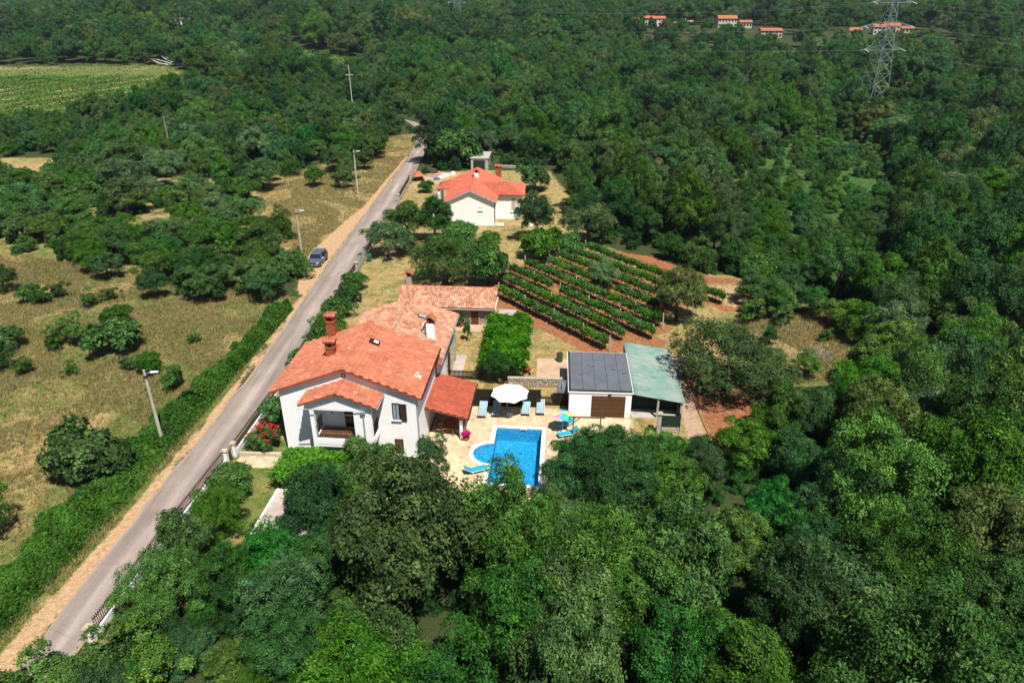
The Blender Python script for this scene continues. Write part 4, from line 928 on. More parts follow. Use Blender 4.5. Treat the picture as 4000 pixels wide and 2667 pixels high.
# fences behind the deck
DF = thing('slat_fence', 'dark brown horizontal slat screen behind the striped loungers', 'fence', (-6.9, 55.85, 0), -1.2)
for x in np.linspace(0, 9.5, 6): MB().box(x - .05, x + .05, 0, .09, 0, 1.9).build('post', 'fence_dark', DF)
for i in range(12): MB().box(-.02, 9.55, -.03, -.004, .1 + i * .15, .243 + i * .15).build('slat', 'fence_dark', DF)
def picket_fence(label, x, y, deg, n, h=1.1, step=.13, grp=None):
    o = thing('picket_fence', label, 'fence', (x, y, 0), deg, grp); W = n * step
    MB().box(0, W, .0, .04, .3, .38).build('rail', 'fence_dark', o); MB().box(0, W, .0, .04, .8, .88).build('rail', 'fence_dark', o)
    me = MB().prism([(0, -.025), (.085, -.025), (.085, -.003), (0, -.003)], .08, h - .1).add([(0, -.025, h - .1), (.085, -.025, h - .1), (.085, -.003, h - .1), (0, -.003, h - .1), (.0425, -.014, h)], [(0, 1, 4), (1, 2, 4), (2, 3, 4), (3, 0, 4)]).mesh('picket', 'fence_dark')
    for i in range(n): p = ob('picket', me, o); p.location = (i * step, 0, random.uniform(-.01, .01))
    for x_ in (0, W): MB().box(x_ - .05, x_ + .05, .041, .13, 0, h + .05).build('post', 'fence_dark', o)
picket_fence('short dark picket fence between the slat screen and the garage', 2.66, 55.95, -2, 14)
picket_fence('dark picket fence across the garden behind the veranda', -6.5, 61.0, -4.5, 27)
SW = thing('rubble_wall', 'low dry stone retaining wall behind the white parasol', 'wall', (-.4, 59.5, 0), -2)
w = MB().box(0, 5.4, 0, .3, 0, .88).build('core', 'mortar', SW); stones_on_wall(w, lambda s, z, d: (s, -d, z), 5.4, .86, .34, .2, 'stone', depth=.09, jitter=.45); MB().box(-.03, 5.45, -.1, .33, .88, .96).build('cap_stone', 'stone', SW)
AS = thing('arched_store', 'dark garden store with curved grey panel roof left of the garage', 'store', (4.15, 56.0, 0), -3.5)
MB().box(0, .92, 0, 1.6, 0, 1.45).build('body', 'fence_dark', AS)
b = MB(); K = 8
for k in range(K):
    a0, a1 = math.pi * k / K * .5 + .2, math.pi * (k + 1) / K * .5 + .2
    b.hexa([(x, .85 - math.cos(a) * .95, 1.2 + math.sin(a) * rr) for rr in (.9, .94) for (x, a) in ((0.0, a0), (.92, a0), (.92, a1), (0.0, a1))])
b.build('curved_roof', 'roof_grey', AS); MB().box(.44, .47, -.05, 1.0, 1.46, 2.14).build('rib', 'galv', AS)
SB = MB().box(0, 3.2, 0, 3.95, -.02, .06).build('concrete_slab', 'slab_concrete'); SB.location = (2.42, 61.25, 0); SB.rotation_euler = (0, 0, R(-3)); tag(SB, kind='structure', label='bare pinkish concrete slab behind the garage')
BR = thing('oil_barrel', 'rusty green steel barrel standing on the concrete slab', 'barrel', (4.95, 64.6, .06))
bb = MB(); prof = [(0, .30), (.02, .31), (.3, .30), (.33, .318), (.36, .30), (.62, .30), (.65, .318), (.68, .30), (.94, .31), (.96, .30)]
for (z0, r0), (z1, r1) in zip(prof[:-1], prof[1:]): bb.tube((0, 0, z0), (0, 0, z1), r0, r1, 20, caps=False)
bb.build('shell', 'barrel_green', BR); MB().tube((0, 0, .86), (0, 0, .88), .295, n=20).build('lid', 'rust_iron', BR); MB().tube((0, 0, .0), (0, 0, .02), .29, n=20).build('bottom', 'rust_iron', BR)
WB = thing('wheelbarrow', 'small red wheelbarrow beside the grape arbour', 'wheelbarrow', (1.5, 62.2, 0), 30)
MB().hexa([(-.2, -.2, .3), (.2, -.2, .3), (.2, .25, .3), (-.2, .25, .3), (-.32, -.35, .6), (.32, -.35, .6), (.32, .4, .6), (-.32, .4, .6)]).build('tray', 'plastic_red', WB); MB().tube((-.04, -.55, .18), (.04, -.55, .18), .18, n=14).build('wheel', 'rubber', WB)
for sx in (-.2, .2): MB().tube((sx * .3, -.55, .18), (sx * 1.2, .9, .5), .02, n=6).build('handle', 'iron', WB)
for x_ in (-.2, .2): MB().tube((x_, .3, 0), (x_, .2, .32), .018, n=6).build('leg', 'iron', WB)
SP = MB().box(0, 1.1, 0, 4.5, -.02, .035).build('garden_path', 'pink_concrete'); SP.location = (-6.15, 61.6, 0); SP.rotation_euler = (0, 0, R(-4)); tag(SP, kind='structure', label='concrete path along the arched door of the stone house')
PT = thing('swing_seat', 'brown wooden frame seat at the right edge of the grape arbour', 'bench', (1.35, 69.4, 0), 10)
for x_ in (-.4, .4): MB().box(x_ - .03, x_ + .03, -.03, .03, 0, 1.0).build('post', 'wood_brown', PT)
MB().box(-.45, .45, -.2, .2, .4, .45).build('seat', 'wood_brown', PT); MB().box(-.45, .45, -.03, .03, .98, 1.04).build('rail', 'wood_brown', PT)

# flat roofed annex below the trees in front of the villa
AN = thing('annex', 'low annex with pale flat concrete roof half hidden under the front trees', 'annex', (-17.1, 35.6, 0), -4.7)
MB().box(.1, 10.4, .1, 4.6, 0, 2.45).build('wall', 'plaster', AN); MB().box(-.1, 10.6, -.1, 4.8, 2.45, 2.6).build('roof', 'pink_concrete', AN)
MB().box(-.1, .06, -.1, 4.8, 2.601, 2.68).build('roof_rim', 'white_trim', AN); MB().box(.061, 10.6, 4.66, 4.8, 2.601, 2.68).build('roof_rim', 'white_trim', AN)

# ---------------------------------------------------------------- street wall, gates and railings
def street_wall(label, pts, h, mat, rail, grp):
    o = thing('street_wall', label, 'wall', (pts[0][0], pts[0][1], 0), 0, grp); ox, oy = pts[0]
    for (x0, y0), (x1, y1) in zip(pts[:-1], pts[1:]):
        dx, dy = x1 - x0, y1 - y0; l = math.hypot(dx, dy); nx_, ny_ = -dy / l * .11, dx / l * .11
        MB().prism([(x0 - ox - nx_, y0 - oy - ny_), (x1 - ox - nx_, y1 - oy - ny_), (x1 - ox + nx_, y1 - oy + ny_), (x0 - ox + nx_, y0 - oy + ny_)][::-1], 0, h).build('wall_base', mat, o)
        if rail: railing(o, (x0 - ox, y0 - oy), (x1 - ox, y1 - oy), h, h + .75, 'rust_iron', .17, spikes=True, r=.016)
    return o
def gate_post(label, x, y, h, w=.17, mat='white_trim'):
    o = thing('gate_post', label, 'gate post', (x, y, 0), -3, 'capped posts of the street wall')
    MB().box(-w, w, -w, w, 0, h - .12).build('shaft', mat, o); MB().box(-w - .07, w + .07, -w - .07, w + .07, h - .12, h - .04).box(-w - .02, w + .02, -w - .02, w + .02, h - .04, h).build('cap', 'stone', o)
street_wall('white rendered street wall with spiked railing from the lower gate to the path gate', [(-24.75, 29.9), (-24.1, 38.5), (-23.3, 46.7)], .55, 'plaster', True, None)
street_wall('white street wall with spiked railing beside the oleander bed', [(-22.9, 48.3), (-22.3, 57.2)], .55, 'plaster', True, None)
street_wall('old grey street wall with rusty railing beside the villa garden', [(-22.25, 57.6), (-22.0, 68), (-21.65, 78.3)], .5, 'concrete', True, None)
street_wall('old street wall with railing past the back garden lawn', [(-21.6, 78.8), (-21.35, 90.4)], .5, 'concrete', True, None)
gate_post('capped post at the lower end of the street wall', -24.85, 29.5, 1.2, .2); gate_post('capped gate post before the paved path, near one', -23.25, 47.0, 1.35); gate_post('capped gate post before the paved path, far one', -22.95, 48.05, 1.35)
gate_post('capped wall post beside the villa roof', -21.7, 78.55, 1.3, .2, 'concrete'); gate_post('capped post near the green wheelie bin, near side', -21.3, 90.7, 1.5, .22, 'concrete'); gate_post('capped post near the green wheelie bin, far side', -21.15, 96.9, 1.5, .22, 'concrete')
def gate(label, x0, y0, x1, y1, h, mat='rust_iron'):
    o = thing('gate', label, 'gate', (x0, y0, 0), math.degrees(math.atan2(y1 - y0, x1 - x0))); W = math.hypot(x1 - x0, y1 - y0)
    railing(o, (.03, 0), (W - .03, 0), .1, h, mat, .12, r=.014)
gate('small iron gate to the paved front path', -23.2, 47.3, -22.98, 47.8, 1.15)
gate('grey metal sliding gate near the wheelie bin', -21.25, 91.0, -21.1, 96.6, 1.2, 'galv')
MB_ = thing('lower_gate', 'iron gate with pale pillar under the trees left of the pool path', 'gate', (-7.2, 40.2, 0), -20)
MB().box(-.3, .3, -.3, .3, 0, 1.5).build('pillar', 'white_trim', MB_); MB().box(-.38, .38, -.38, .38, 1.5, 1.62).build('pillar_cap', 'stone', MB_); railing(MB_, (.35, -.3), (1.9, -.3), .1, 1.3, 'iron', .14)
PF2 = thing('pool_fence', 'low brown railing at the near end of the pool', 'fence', pw(.3, -5.45), PD); railing(PF2, (0, 0), (4.2, 0), .06, .8, 'rust_iron', .16)
street_wall('dark railing continuing along the road beyond the bin', [(-21.1, 97.2), (-20.9, 104.5)], .5, 'concrete', True, None)
BN = thing('wheelie_bin', 'green wheelie bin on the lawn by the street wall', 'bin', (-20.3, 94.9, 0), 10)
MB().hexa([(-.24, -.26, .06), (.24, -.26, .06), (.24, .26, .06), (-.24, .26, .06), (-.3, -.34, .98), (.3, -.34, .98), (.3, .34, .98), (-.3, .34, .98)]).build('body', 'bin_green', BN); MB().hexa([(-.32, -.37, .985), (.32, -.37, .985), (.32, .38, .985), (-.32, .38, .985), (-.3, -.33, 1.03), (.3, -.33, 1.03), (.3, .38, 1.09), (-.3, .38, 1.09)]).build('lid', 'bin_green', BN)
for x_ in (-.27, .23): MB().tube((x_, .28, .1), (x_ + .04, .28, .1), .1, n=12).build('wheel', 'rubber', BN)
BN2 = copy_tree(BN); BN2.location = (-23.3, 27.9, 0); BN2['label'] = 'green wheelie bin under the trees at the lower end of the street wall'

# ---------------------------------------------------------------- neighbour's white bungalow
H2 = thing('bungalow', 'white single storey neighbour house with bright orange red roof and side wings', 'house', (-10.6, 112.3, 0), -2)
b = MB(); b.xprism([(0, 0), (7.75, 0), (7.75, 4.05), (3.85, 5.72), (0, 4.05)], 0, 15.4); b.build('wall', 'plaster_warm', H2)
b = MB(); b.box(7.75, 12.1, 3.8, 10.6, 0, 4.1); b.build('wing_wall', 'plaster_warm', H2)
MB().box(7.74, 12.16, 3.74, 10.66, 0, .55).build('plinth', 'white_trim', H2); MB().box(-.06, 9.3, -.12, -.004, -.1, .5).build('plinth', 'white_trim', H2)
b = MB(); gable_slab(b, -.45, 3.85, 8.15, 4.0, 5.92, 4.0, -.5, 15.6, .14); rf = b.build('roof', 'white_trim', H2)
S2 = 1.92 / 4.3
T = Tiles(rf, 'barrel', .30, .42, TILE_NEW)
T.plane((8.17, -.52, 4.0), (8.17, 15.62, 4.0), (-1, 0, S2), 4.7); T.plane((-.47, -.52, 4.0), (-.47, 15.62, 4.0), (1, 0, S2), 4.7)
ridge_caps(rf, (3.85, -.5, 5.96), (3.85, 15.6, 5.96), TILE_NEW)
# right wing, hipped at its end
def hip(b, x0, x1, y0, y1, ze, zr, xr, sgn):
    ym = (y0 + y1) / 2
    if sgn > 0: b.add([(x0, y0, ze), (x1, y0, ze), (x1, y1, ze), (x0, y1, ze), (xr, ym, zr), (x0, ym, zr)], [(0, 1, 4, 5), (1, 2, 4), (2, 3, 5, 4), (3, 0, 5), (3, 2, 1, 0)])
    else: b.add([(x1, y0, ze), (x0, y0, ze), (x0, y1, ze), (x1, y1, ze), (xr, ym, zr), (x1, ym, zr)], [(5, 4, 1, 0), (4, 2, 1), (4, 5, 3, 2), (3, 5, 0), (0, 1, 2, 3)])
b = MB(); hip(b, 5.2, 12.55, 3.3, 11.1, 4.12, 5.45, 9.6, 1); wr = b.build('wing_roof', 'fascia_red', H2)
TW = Tiles(wr, 'barrel', .34, .42, TILE_NEW); sl = 1.33 / 3.9
TW.plane((5.2, 3.28, 4.13), (12.57, 3.28, 4.13), (0, 1, sl), 4.1, inside=lambda q: q.x < 12.57 - (q.y - 3.28) * .75 and not (q.x < 8.1 and q.z < 5.92 - S2 * (q.x - 3.85)), stagger=False)
TW.plane((12.57, 3.28, 4.13), (12.57, 11.1, 4.13), (-1, 0, 1.33 / 2.95), 3.2, inside=lambda q: abs(q.y - 7.2) < 3.9 - (12.57 - q.x) * 1.32)
TW.finish(220)
for a_, b_ in (((9.6, 7.2, 5.47), (12.57, 3.3, 4.16)), ((9.6, 7.2, 5.47), (12.57, 11.1, 4.16)), ((6.2, 7.2, 5.47), (9.6, 7.2, 5.47))): ridge_caps(wr, a_, b_, TILE_NEW)
b = MB(); hip(b, -2.6, 2.0, 6.9, 12.0, 4.12, 5.2, -.6, -1); wl = b.build('porch_roof', 'fascia_red', H2)
TP = Tiles(wl, 'barrel', .34, .42, TILE_NEW); TP.plane((-2.62, 6.88, 4.13), (2.0, 6.88, 4.13), (0, 1, 1.08 / 2.55), 2.75, inside=lambda q: q.x > -2.62 + (q.y - 6.88) * .78 and not (q.x > -.45 and q.z < 5.92 - S2 * (3.85 - q.x)), stagger=False)
TP.finish(100); T.finish(80)
for a_, b_ in (((-.6, 9.45, 5.22), (-2.62, 6.9, 4.15)), ((-.6, 9.45, 5.22), (1.6, 9.45, 5.22))): ridge_caps(wl, a_, b_, TILE_NEW)
for (x, y) in ((-2.2, 7.3), (-2.2, 11.5)): MB().box(x - .2, x + .2, y - .2, y + .2, .6, 4.0).build('column', 'plaster_warm', H2)
MB().box(-4.3, -.004, 2.5, 12.5, 0, .6).build('terrace', 'pink_concrete', H2)
window(H2, 5.1, 5.82, 2.55, 3.2, -.003, 'white_trim', 'paper_white', True, 0)
window(H2, 10.3, 11.15, 1.35, 3.6, 3.797, 'white_trim', 'cushion', True, 0)
b = MB(); b.tube((-.02, -.1, .1), (-.02, -.1, 3.7), .05, n=8); b.build('downpipe', 'iron', H2); b = MB(); b.tube((7.8, -.1, .1), (7.8, -.1, 3.7), .05, n=8).tube((7.8, -.1, 3.7), (8.1, -.45, 3.95), .05, n=8); b.build('downpipe', 'iron', H2)
b = MB(); b.box(3.85, 4.6, 8.5, 9.2, 5.2, 6.6); ch = b.build('chimney', 'plaster', H2); MB().box(3.95, 4.5, 8.6, 9.1, 6.6, 6.95).build('flue', 'brick_red', ch); b = MB(); gable_slab(b, 3.6, 4.22, 4.85, 6.95, 7.25, 6.95, 8.3, 9.4, .07); b.build('chimney_roof', 'terracotta', ch)
BC = thing('brick_chimney', 'free standing red brick barbecue chimney behind the bungalow', 'chimney', (-2.6, 136, 0)); MB().box(-.55, .55, -.5, .5, 0, 4.0).build('stack', 'brick_red', BC); MB().box(-.7, .7, -.65, .65, 4.5, 4.6).build('cap', 'terracotta', BC)
for s_ in (-.4, .4): MB().box(s_ - .1, s_ + .1, -.4, .4, 4.0, 4.5).build('pillar', 'brick_red', BC)
SHD = thing('concrete_shed', 'small grey concrete block shed with slab roof and dark opening behind the bungalow', 'shed', (-8.8, 152.0, 0), -3)
MB().box(0, 3.7, .0, 6.5, 0, 2.45).build('wall', 'concrete', SHD); MB().box(-.15, 3.9, -.15, 6.7, 2.45, 2.62).build('roof_slab', 'concrete', SHD); MB().box(.5, 3.0, -.03, -.003, 0, 2.1).build('door', 'screen_green', SHD); MB().box(3.701, 3.73, 1.2, 2.0, 1.2, 1.9).build('window', 'black', SHD)
MB().box(.6, .75, .2, 6.0, 2.62, 2.68).build('roof_debris', 'cushion', SHD)
for lab, x0, y0, x1, y1, h in (('low grey block wall right of the concrete shed', -3.0, 154.6, 3.0, 153.3, .55), ('low dry stone wall below the olive tree at the street', -17.8, 100.2, -12.4, 100.2, .6), ('pale low garden wall beside the bungalow terrace', -14.9, 118, -14.4, 132.5, .5), ('pale path kerb across the bungalow front garden', -20.4, 126.0, -14.7, 125.9, .2)):
    o = thing('garden_wall', lab, 'wall', (x0, y0, 0), math.degrees(math.atan2(y1 - y0, x1 - x0))); W = math.hypot(x1 - x0, y1 - y0); w = MB().box(0, W, -.15, .15, 0, h).build('core', 'concrete' if 'grey' in lab else 'mortar', o)
    if h > .3: stones_on_wall(w, lambda s, z, d: (s, -.15 - d, z), W, h, .6, .26, 'stone', depth=.06)
DW = MB().box(0, 2.3, 0, 4.2, -.02, .04).build('driveway', 'concrete'); DW.location = (-21.4, 106.4, 0); tag(DW, kind='structure', label='short pale concrete driveway off the road')
street_wall('grey railing wall before the bungalow garden', [(-20.7, 127), (-20.65, 141.5)], .45, 'concrete', True, None)
gate_post('capped post at the bungalow street wall, far end', -20.6, 142, 1.4, .25, 'concrete'); gate_post('capped post at the bungalow street wall, near end', -20.75, 126.6, 1.4, .25, 'concrete')
HU = thing('garden_hut', 'little brown roofed hut by the road near the builders rubble', 'hut', (-19.0, 142.8, 0), 20); MB().box(-.8, .8, -.7, .7, 0, 1.0).build('wall', 'wood_dark', HU); MB().add([(-1.2, -1.1, 1.0), (1.2, -1.1, 1.0), (1.2, 1.1, 1.0), (-1.2, 1.1, 1.0), (0, 0, 2.0)], [(0, 1, 4), (1, 2, 4), (2, 3, 4), (3, 0, 4), (3, 2, 1, 0)]).build('roof', 'terracotta', HU)
junk = [('white plastic building sack on the rubble heap', 'white', -12.3, 147.5, .9, .7), ('stack of white boards beside the bungalow', 'white', -13.8, 146.6, 1.6, .45), ('blue tarpaulin bundle among the rubble', 'blue', -15.4, 143.4, 1.2, .5), ('white foam sheet lying on the rubble', 'white', -14.6, 145.2, 1.3, .3), ('grey slab of concrete on the rubble', 'grey', -17.2, 143.6, 1.9, .25), ('dark heap of earth beside the rubble', 'dark', -16.8, 149.5, 1.9, .7), ('white crate left of the bungalow wing', 'white', 5.0, 120.8, 1.1, .45), ('grey pallet of stones right of the bungalow', 'grey', 3.6, 127.0, 1.8, .4), ('white box on the lawn right of the bungalow', 'white', 3.1, 112.0, .9, .4)]
for lab, cc, x, y, s, h in junk:
    b = MB(); pts = [(math.cos(a) * s * random.uniform(.5, .75), math.sin(a) * s * random.uniform(.4, .6)) for a in np.linspace(0, 6.28, 8)[:-1]]
    b.prism(pts, 0, h * .6); ins = [(p[0] * .7, p[1] * .7) for p in pts]; b.prism(ins, h * .6, h)
    o = b.build('rubble_sack' if cc != 'grey' else 'stone_heap', {'white': 'paper_white', 'blue': 'junk_blue', 'grey': 'concrete', 'dark': 'bark'}[cc]); o.location = (x, y, 0); tag(o, lab, 'rubble')

# ---------------------------------------------------------------- parked car
CA = thing('parked_car', 'silver blue estate car parked on the dirt verge', 'car', (-27.45, 94.3, 0), 176)
def ring(pts): return pts
sec = []   # stations along x (front +): x, half width, z bottom, z belt, half roof, z roof
st = [(-2.15, .78, .45, .85, .70, .95), (-2.05, .86, .32, .95, .72, 1.25), (-1.75, .90, .28, .98, .66, 1.58), (-.9, .91, .26, .98, .64, 1.66), (0.1, .91, .26, .98, .64, 1.66), (.55, .91, .26, .98, .66, 1.55), (1.15, .90, .26, .98, .78, 1.04), (1.75, .88, .28, .92, .76, .96), (2.08, .80, .34, .80, .66, .84), (2.16, .72, .42, .66, .58, .70)]
V = []; F = []
for (x, hw, zb, zl, hr, zr) in st: V += [(hw * .92, -x, zb), (hw, -x, (zb + zl) / 2), (hw * .98, -x, zl), (hr, -x, zr), (-hr, -x, zr), (-hw * .98, -x, zl), (-hw, -x, (zb + zl) / 2), (-hw * .92, -x, zb)]
for i in range(len(st) - 1):
    for j in range(8): F.append((i * 8 + j, i * 8 + (j + 1) % 8, (i + 1) * 8 + (j + 1) % 8, (i + 1) * 8 + j))
F += [tuple(range(7, -1, -1)), tuple(range((len(st) - 1) * 8, len(st) * 8))]
CA.rotation_euler = (0, 0, R(-4)); MB().add(V, F).build('body', 'car_paint', CA)
MB().add([(.70, -.60, 1.49), (-.70, -.60, 1.49), (-.80, -1.12, 1.07), (.80, -1.12, 1.07)], [(0, 1, 2, 3)]).add([(.0, 0, 0)], []).build('windscreen', 'glass_dark', CA)
for o_ in CA.children:
    if o_.name.startswith('windscreen'): o_.location = (0, -.02, .03)
for s_ in (-1, 1):
    w = MB(); w.add([(s_ * .905, -.5, 1.02), (s_ * .905, 1.85, 1.02), (s_ * .70, 1.7, 1.5), (s_ * .67, -.25, 1.56)], [(0, 1, 2, 3)]); w.build('side_window', 'glass_dark', CA).location = (s_ * .012, 0, 0)
    for y_ in (-1.35, 1.3):
        wh = MB(); wh.tube((s_ * .74, y_, .34), (s_ * .93, y_, .34), .34, n=18); wo_ = wh.build('wheel', 'rubber', CA); MB().tube((s_ * .931, y_, .34), (s_ * .94, y_, .34), .22, n=14).build('rim', 'chrome', wo_)
    MB().hexa([(s_ * .93, -.75, .98), (s_ * 1.1, -.72, .98), (s_ * 1.1, -.62, .98), (s_ * .93, -.62, .98), (s_ * .93, -.75, 1.12), (s_ * 1.1, -.72, 1.12), (s_ * 1.1, -.62, 1.12), (s_ * .93, -.62, 1.12)]).build('mirror', 'frame_white', CA)
    MB().box(s_ * .62 - .16, s_ * .62 + .16, -2.17, -1.98, .70, .82).build('headlight', 'lamp_glass', CA)
    MB().box(s_ * .67 - .02, s_ * .67 + .02, -.2, 1.7, 1.66, 1.70).build('roof_rail', 'chrome', CA)
MB().box(-.45, .45, -2.19, -2.1, .66, .76).build('grille', 'black', CA); MB().box(-.26, .26, -2.2, -2.12, .48, .58).build('number_plate', 'paper_white', CA); MB().box(-.7, .7, -2.19, -2.0, .34, .44).build('bumper', 'chrome', CA)
for s_ in (-.35, .35): MB().box(s_ - .22, s_ + .22, -.74, -.66, 1.40, 1.41).build('sun_shade', 'paper_white', CA)
# ---------------------------------------------------------------- poles, pylons and wires
def lamp(label, x, y, h, lean, arm=1):
    o = thing('street_lamp', label, 'street lamp', (x, y, 0)); top = Vector((lean * h, 0, h))
    MB().tube((0, 0, 0), top, .16, .09, 12).build('pole', 'pole_concrete', o)
    if arm: MB().tube(top + Vector((0, 0, -.35)), top + Vector((.55, 0, -.2)), .03, n=6).build('arm', 'galv', o); MB().hexa([top + Vector(p) for p in ((.5, -.11, -.24), (1.15, -.08, -.17), (1.15, .08, -.17), (.5, .11, -.24), (.5, -.09, -.12), (1.12, -.05, -.08), (1.12, .05, -.08), (.5, .09, -.12))]).build('lamp_head', 'lamp_glass', o)
    MB().box(top.x - .12, top.x + .12, -.1, .1, h - .75, h - .5).build('bracket', 'iron', o)
    return o
lamp('pale concrete lamp post in the near field beside the hedge', -29.65, 49.7, 7.2, 0); lamp('concrete lamp post behind the parked car', -30.85, 98.3, 6.6, 0); lamp('concrete lamp post on the brown verge opposite the bungalow', -29.1, 131.4, 8.3, 0)
def util_pole(label, x, y, h, cross, lean=0.0, pm='pole_concrete'):
    o = thing('utility_pole', label, 'utility pole', (x, y, 0)); MB().tube((0, 0, 0), (lean, 0, h), .2, .12, 10).build('pole', pm, o)
    if cross: MB().box(lean * .8 - 1.3, lean * .8 + 1.3, -.1, .1, h * .76, h * .76 + .22).build('cross_arm', 'pole_concrete', o)
    return o
util_pole('utility pole with cross arm among trees left of the far road', -52.6, 242.5, 13.2, True, -.1); util_pole('weathered leaning utility pole in the left wood', -78.2, 163.8, 9.0, False, .0, 'bark_dead')
def pylon(label, x, y, z, H, s, arms, ang=0):
    o = thing('power_pylon', label, 'pylon', (x, y, z), ang)
    lv = [0, .12, .22, .32, .41, .50, .58, .66, .74, .81, .88, .94, 1.0]; wd = lambda f: s * (1 - f) ** 1.05 * 2.9 + .55 * s if f < .94 else .55 * s * (1 - f) * 16 + .06
    legs = MB(); br = MB(); cr = [(1, 1), (-1, 1), (-1, -1), (1, -1)]; r = .09 * s
    for a, c_ in zip(lv[:-1], lv[1:]):
        wa, wc = wd(a), wd(c_)
        for k in range(4):
            p, q = cr[k], cr[(k + 1) % 4]
            legs.tube((p[0] * wa, p[1] * wa, a * H), (p[0] * wc, p[1] * wc, c_ * H), r, n=4)
            br.tube((p[0] * wa, p[1] * wa, a * H), (q[0] * wc, q[1] * wc, c_ * H), r * .6, n=4).tube((q[0] * wa, q[1] * wa, a * H), (p[0] * wc, p[1] * wc, c_ * H), r * .6, n=4)
            br.tube((p[0] * wc, p[1] * wc, c_ * H), (q[0] * wc, q[1] * wc, c_ * H), r * .6, n=4)
    legs.build('leg_frame', 'pylon_steel', o); br.build('bracing', 'pylon_steel', o)
    for (f, wl_) in arms:
        for sg in (-1, 1):
            w0 = wd(f); a = MB()
            for yy in (-1, 1):
                a.tube((sg * w0, yy * w0, f * H), (sg * wl_, 0, f * H + .3), r * .8, n=4).tube((sg * w0, yy * w0, f * H + 1.8 * s), (sg * wl_, 0, f * H + .3), r * .8, n=4)
                for q in (.33, .66): a.tube((sg * (w0 + (wl_ - w0) * q), yy * w0 * (1 - q), f * H + .3 * q), (sg * (w0 + (wl_ - w0) * q), yy * w0 * (1 - q), f * H + 1.8 * s * (1 - q) + .3 * q), r * .5, n=4)
            ao = a.build('cross_arm', 'pylon_steel', o)
            MB().tube((sg * wl_, 0, f * H + .25), (sg * wl_, -2.2 * s, f * H - .3), .13 * s, n=6).tube((sg * wl_, 0, f * H + .25), (sg * wl_, 2.2 * s, f * H - .3), .13 * s, n=6).build('insulator', 'lamp_glass', ao)
    return o
pylon('tall pale green lattice pylon standing in the right wood', 126.8, 260, 0, 41, 1.0, ((.40, 7.2), (.575, 9.2), (.755, 7.6)), 14)
pylon('distant lattice pylon on the wooded ridge', -39.3, 552, 12, 30, 1.0, ((.5, 6), (.65, 7.5), (.8, 6)), 20)
def wire(p0, p1, sag, r, lab):
    p0 = Vector(p0); p1 = Vector(p1); b = MB(); n = 20; pts = []
    for i in range(n + 1):
        f = i / n; p = p0.lerp(p1, f); p.z -= sag * 4 * f * (1 - f); pts.append(p)
    b.path(pts, [r] * (n + 1), 4); tag(b.build('power_line', 'galv'), lab, 'power line', 'wires of the lattice pylon')
ca, sa = math.cos(R(14)), math.sin(R(14))
for f, wl_, hn in ((.40, 7.2, 'lowest'), (.575, 9.2, 'middle'), (.755, 7.6, 'upper')):
    for sg, sn in ((-1, 'left'), (1, 'right')):
        px, py, pz = 126.8 + ca * sg * wl_, 260 + sa * sg * wl_, f * 41
        wire((px, py, pz), (px + 155, py - 100, pz + 2), 6, .02, 'power line running off right from the %s cross arm, %s end' % (hn, sn))
        wire((px, py, pz), (px - 300, py + 330, pz + 14), 12, .025, 'power line running far left from the %s cross arm, %s end' % (hn, sn))
# ---------------------------------------------------------------- far village
def far_house(label, x, y, w, d, h, deg, rise=1.6, storeys=2, wall='far_wall', nw=4):
    z = float(terrain(x, y)); o = thing('village_house', label, 'house', (x, y, z), deg, 'houses of the far village')
    MB().box(-w / 2, w / 2, 0, d, -2, h).build('wall', wall, o)
    MB().add([(-w / 2 - .4, -.5, h), (w / 2 + .4, -.5, h), (w / 2 + .4, d + .5, h), (-w / 2 - .4, d + .5, h), (-w / 2 - .4, d / 2, h + rise), (w / 2 + .4, d / 2, h + rise)], [(0, 1, 5, 4), (2, 3, 4, 5), (1, 2, 5), (3, 0, 4), (3, 2, 1, 0)]).build('roof', 'far_roof', o)
    for s_ in range(storeys):
        for k in range(nw):
            xx = -w / 2 + w * (k + .5) / nw; zz = h * (s_ + .35) / storeys; MB().box(xx - .55, xx + .55, -.05, -.003, zz, zz + 1.3).build('window', 'glass_dark', o)
    return o
for a in (('tiny red roofed house at the left end of the far village', 87.7, 552, 7, 7, 4, 10), ('small red roofed house second from left in the far village', 98.3, 553, 6, 6, 5, -10), ('red roofed house with hipped look in the far village centre left', 104, 545, 9, 8, 5, 5), ('low red roofed farm house before the far village', 103.5, 508, 10, 7, 3.4, 0), ('ochre gabled house beside the large far house', 144, 628, 8, 8, 6, 20), ('small house on the slope above the far village', 168, 712, 11, 8, 5, 0)): far_house(*a, 1.5, 2 if a[5] > 4.5 else 1, 'far_wall', 3)
far_house('large two storey far village house with long red roof', 147.5, 528, 12.5, 9, 5.6, -4, 2.0, 2, 'far_wall', 6); far_house('lower wing right of the large far village house', 159, 524, 8, 7, 3.6, -4, 1.3, 1, 'far_wall', 4)
far_house('long white far house with red roof standing alone in the wood', 158.4, 468, 12.5, 7, 4.0, -3, 1.4, 2, 'far_wall', 6)
far_house('white gabled house left of the pylon in the distance', 210, 470, 6.5, 7, 3.8, -30, 1.8, 1, 'far_wall', 2); far_house('pale far house just behind the pylon', 231, 483, 7, 7, 4.4, -12, 1.5, 2, 'far_wall', 3); far_house('ochre far house right of the pylon', 241.5, 488, 9, 8, 4.6, -8, 1.6, 2, 'far_wall_ochre', 4); far_house('low ochre annex at the right end of the far hamlet', 250, 486, 6.5, 6, 3.2, -8, 1.2, 1, 'far_wall_ochre', 3)
far_house('tiny white house on the horizon at upper right, left one', 842, 1577, 16, 12, 9, 0, 3, 1, 'far_wall', 3); far_house('tiny white house on the horizon at upper right, right one', 888, 1585, 13, 12, 8, 0, 3, 1, 'far_wall', 3)

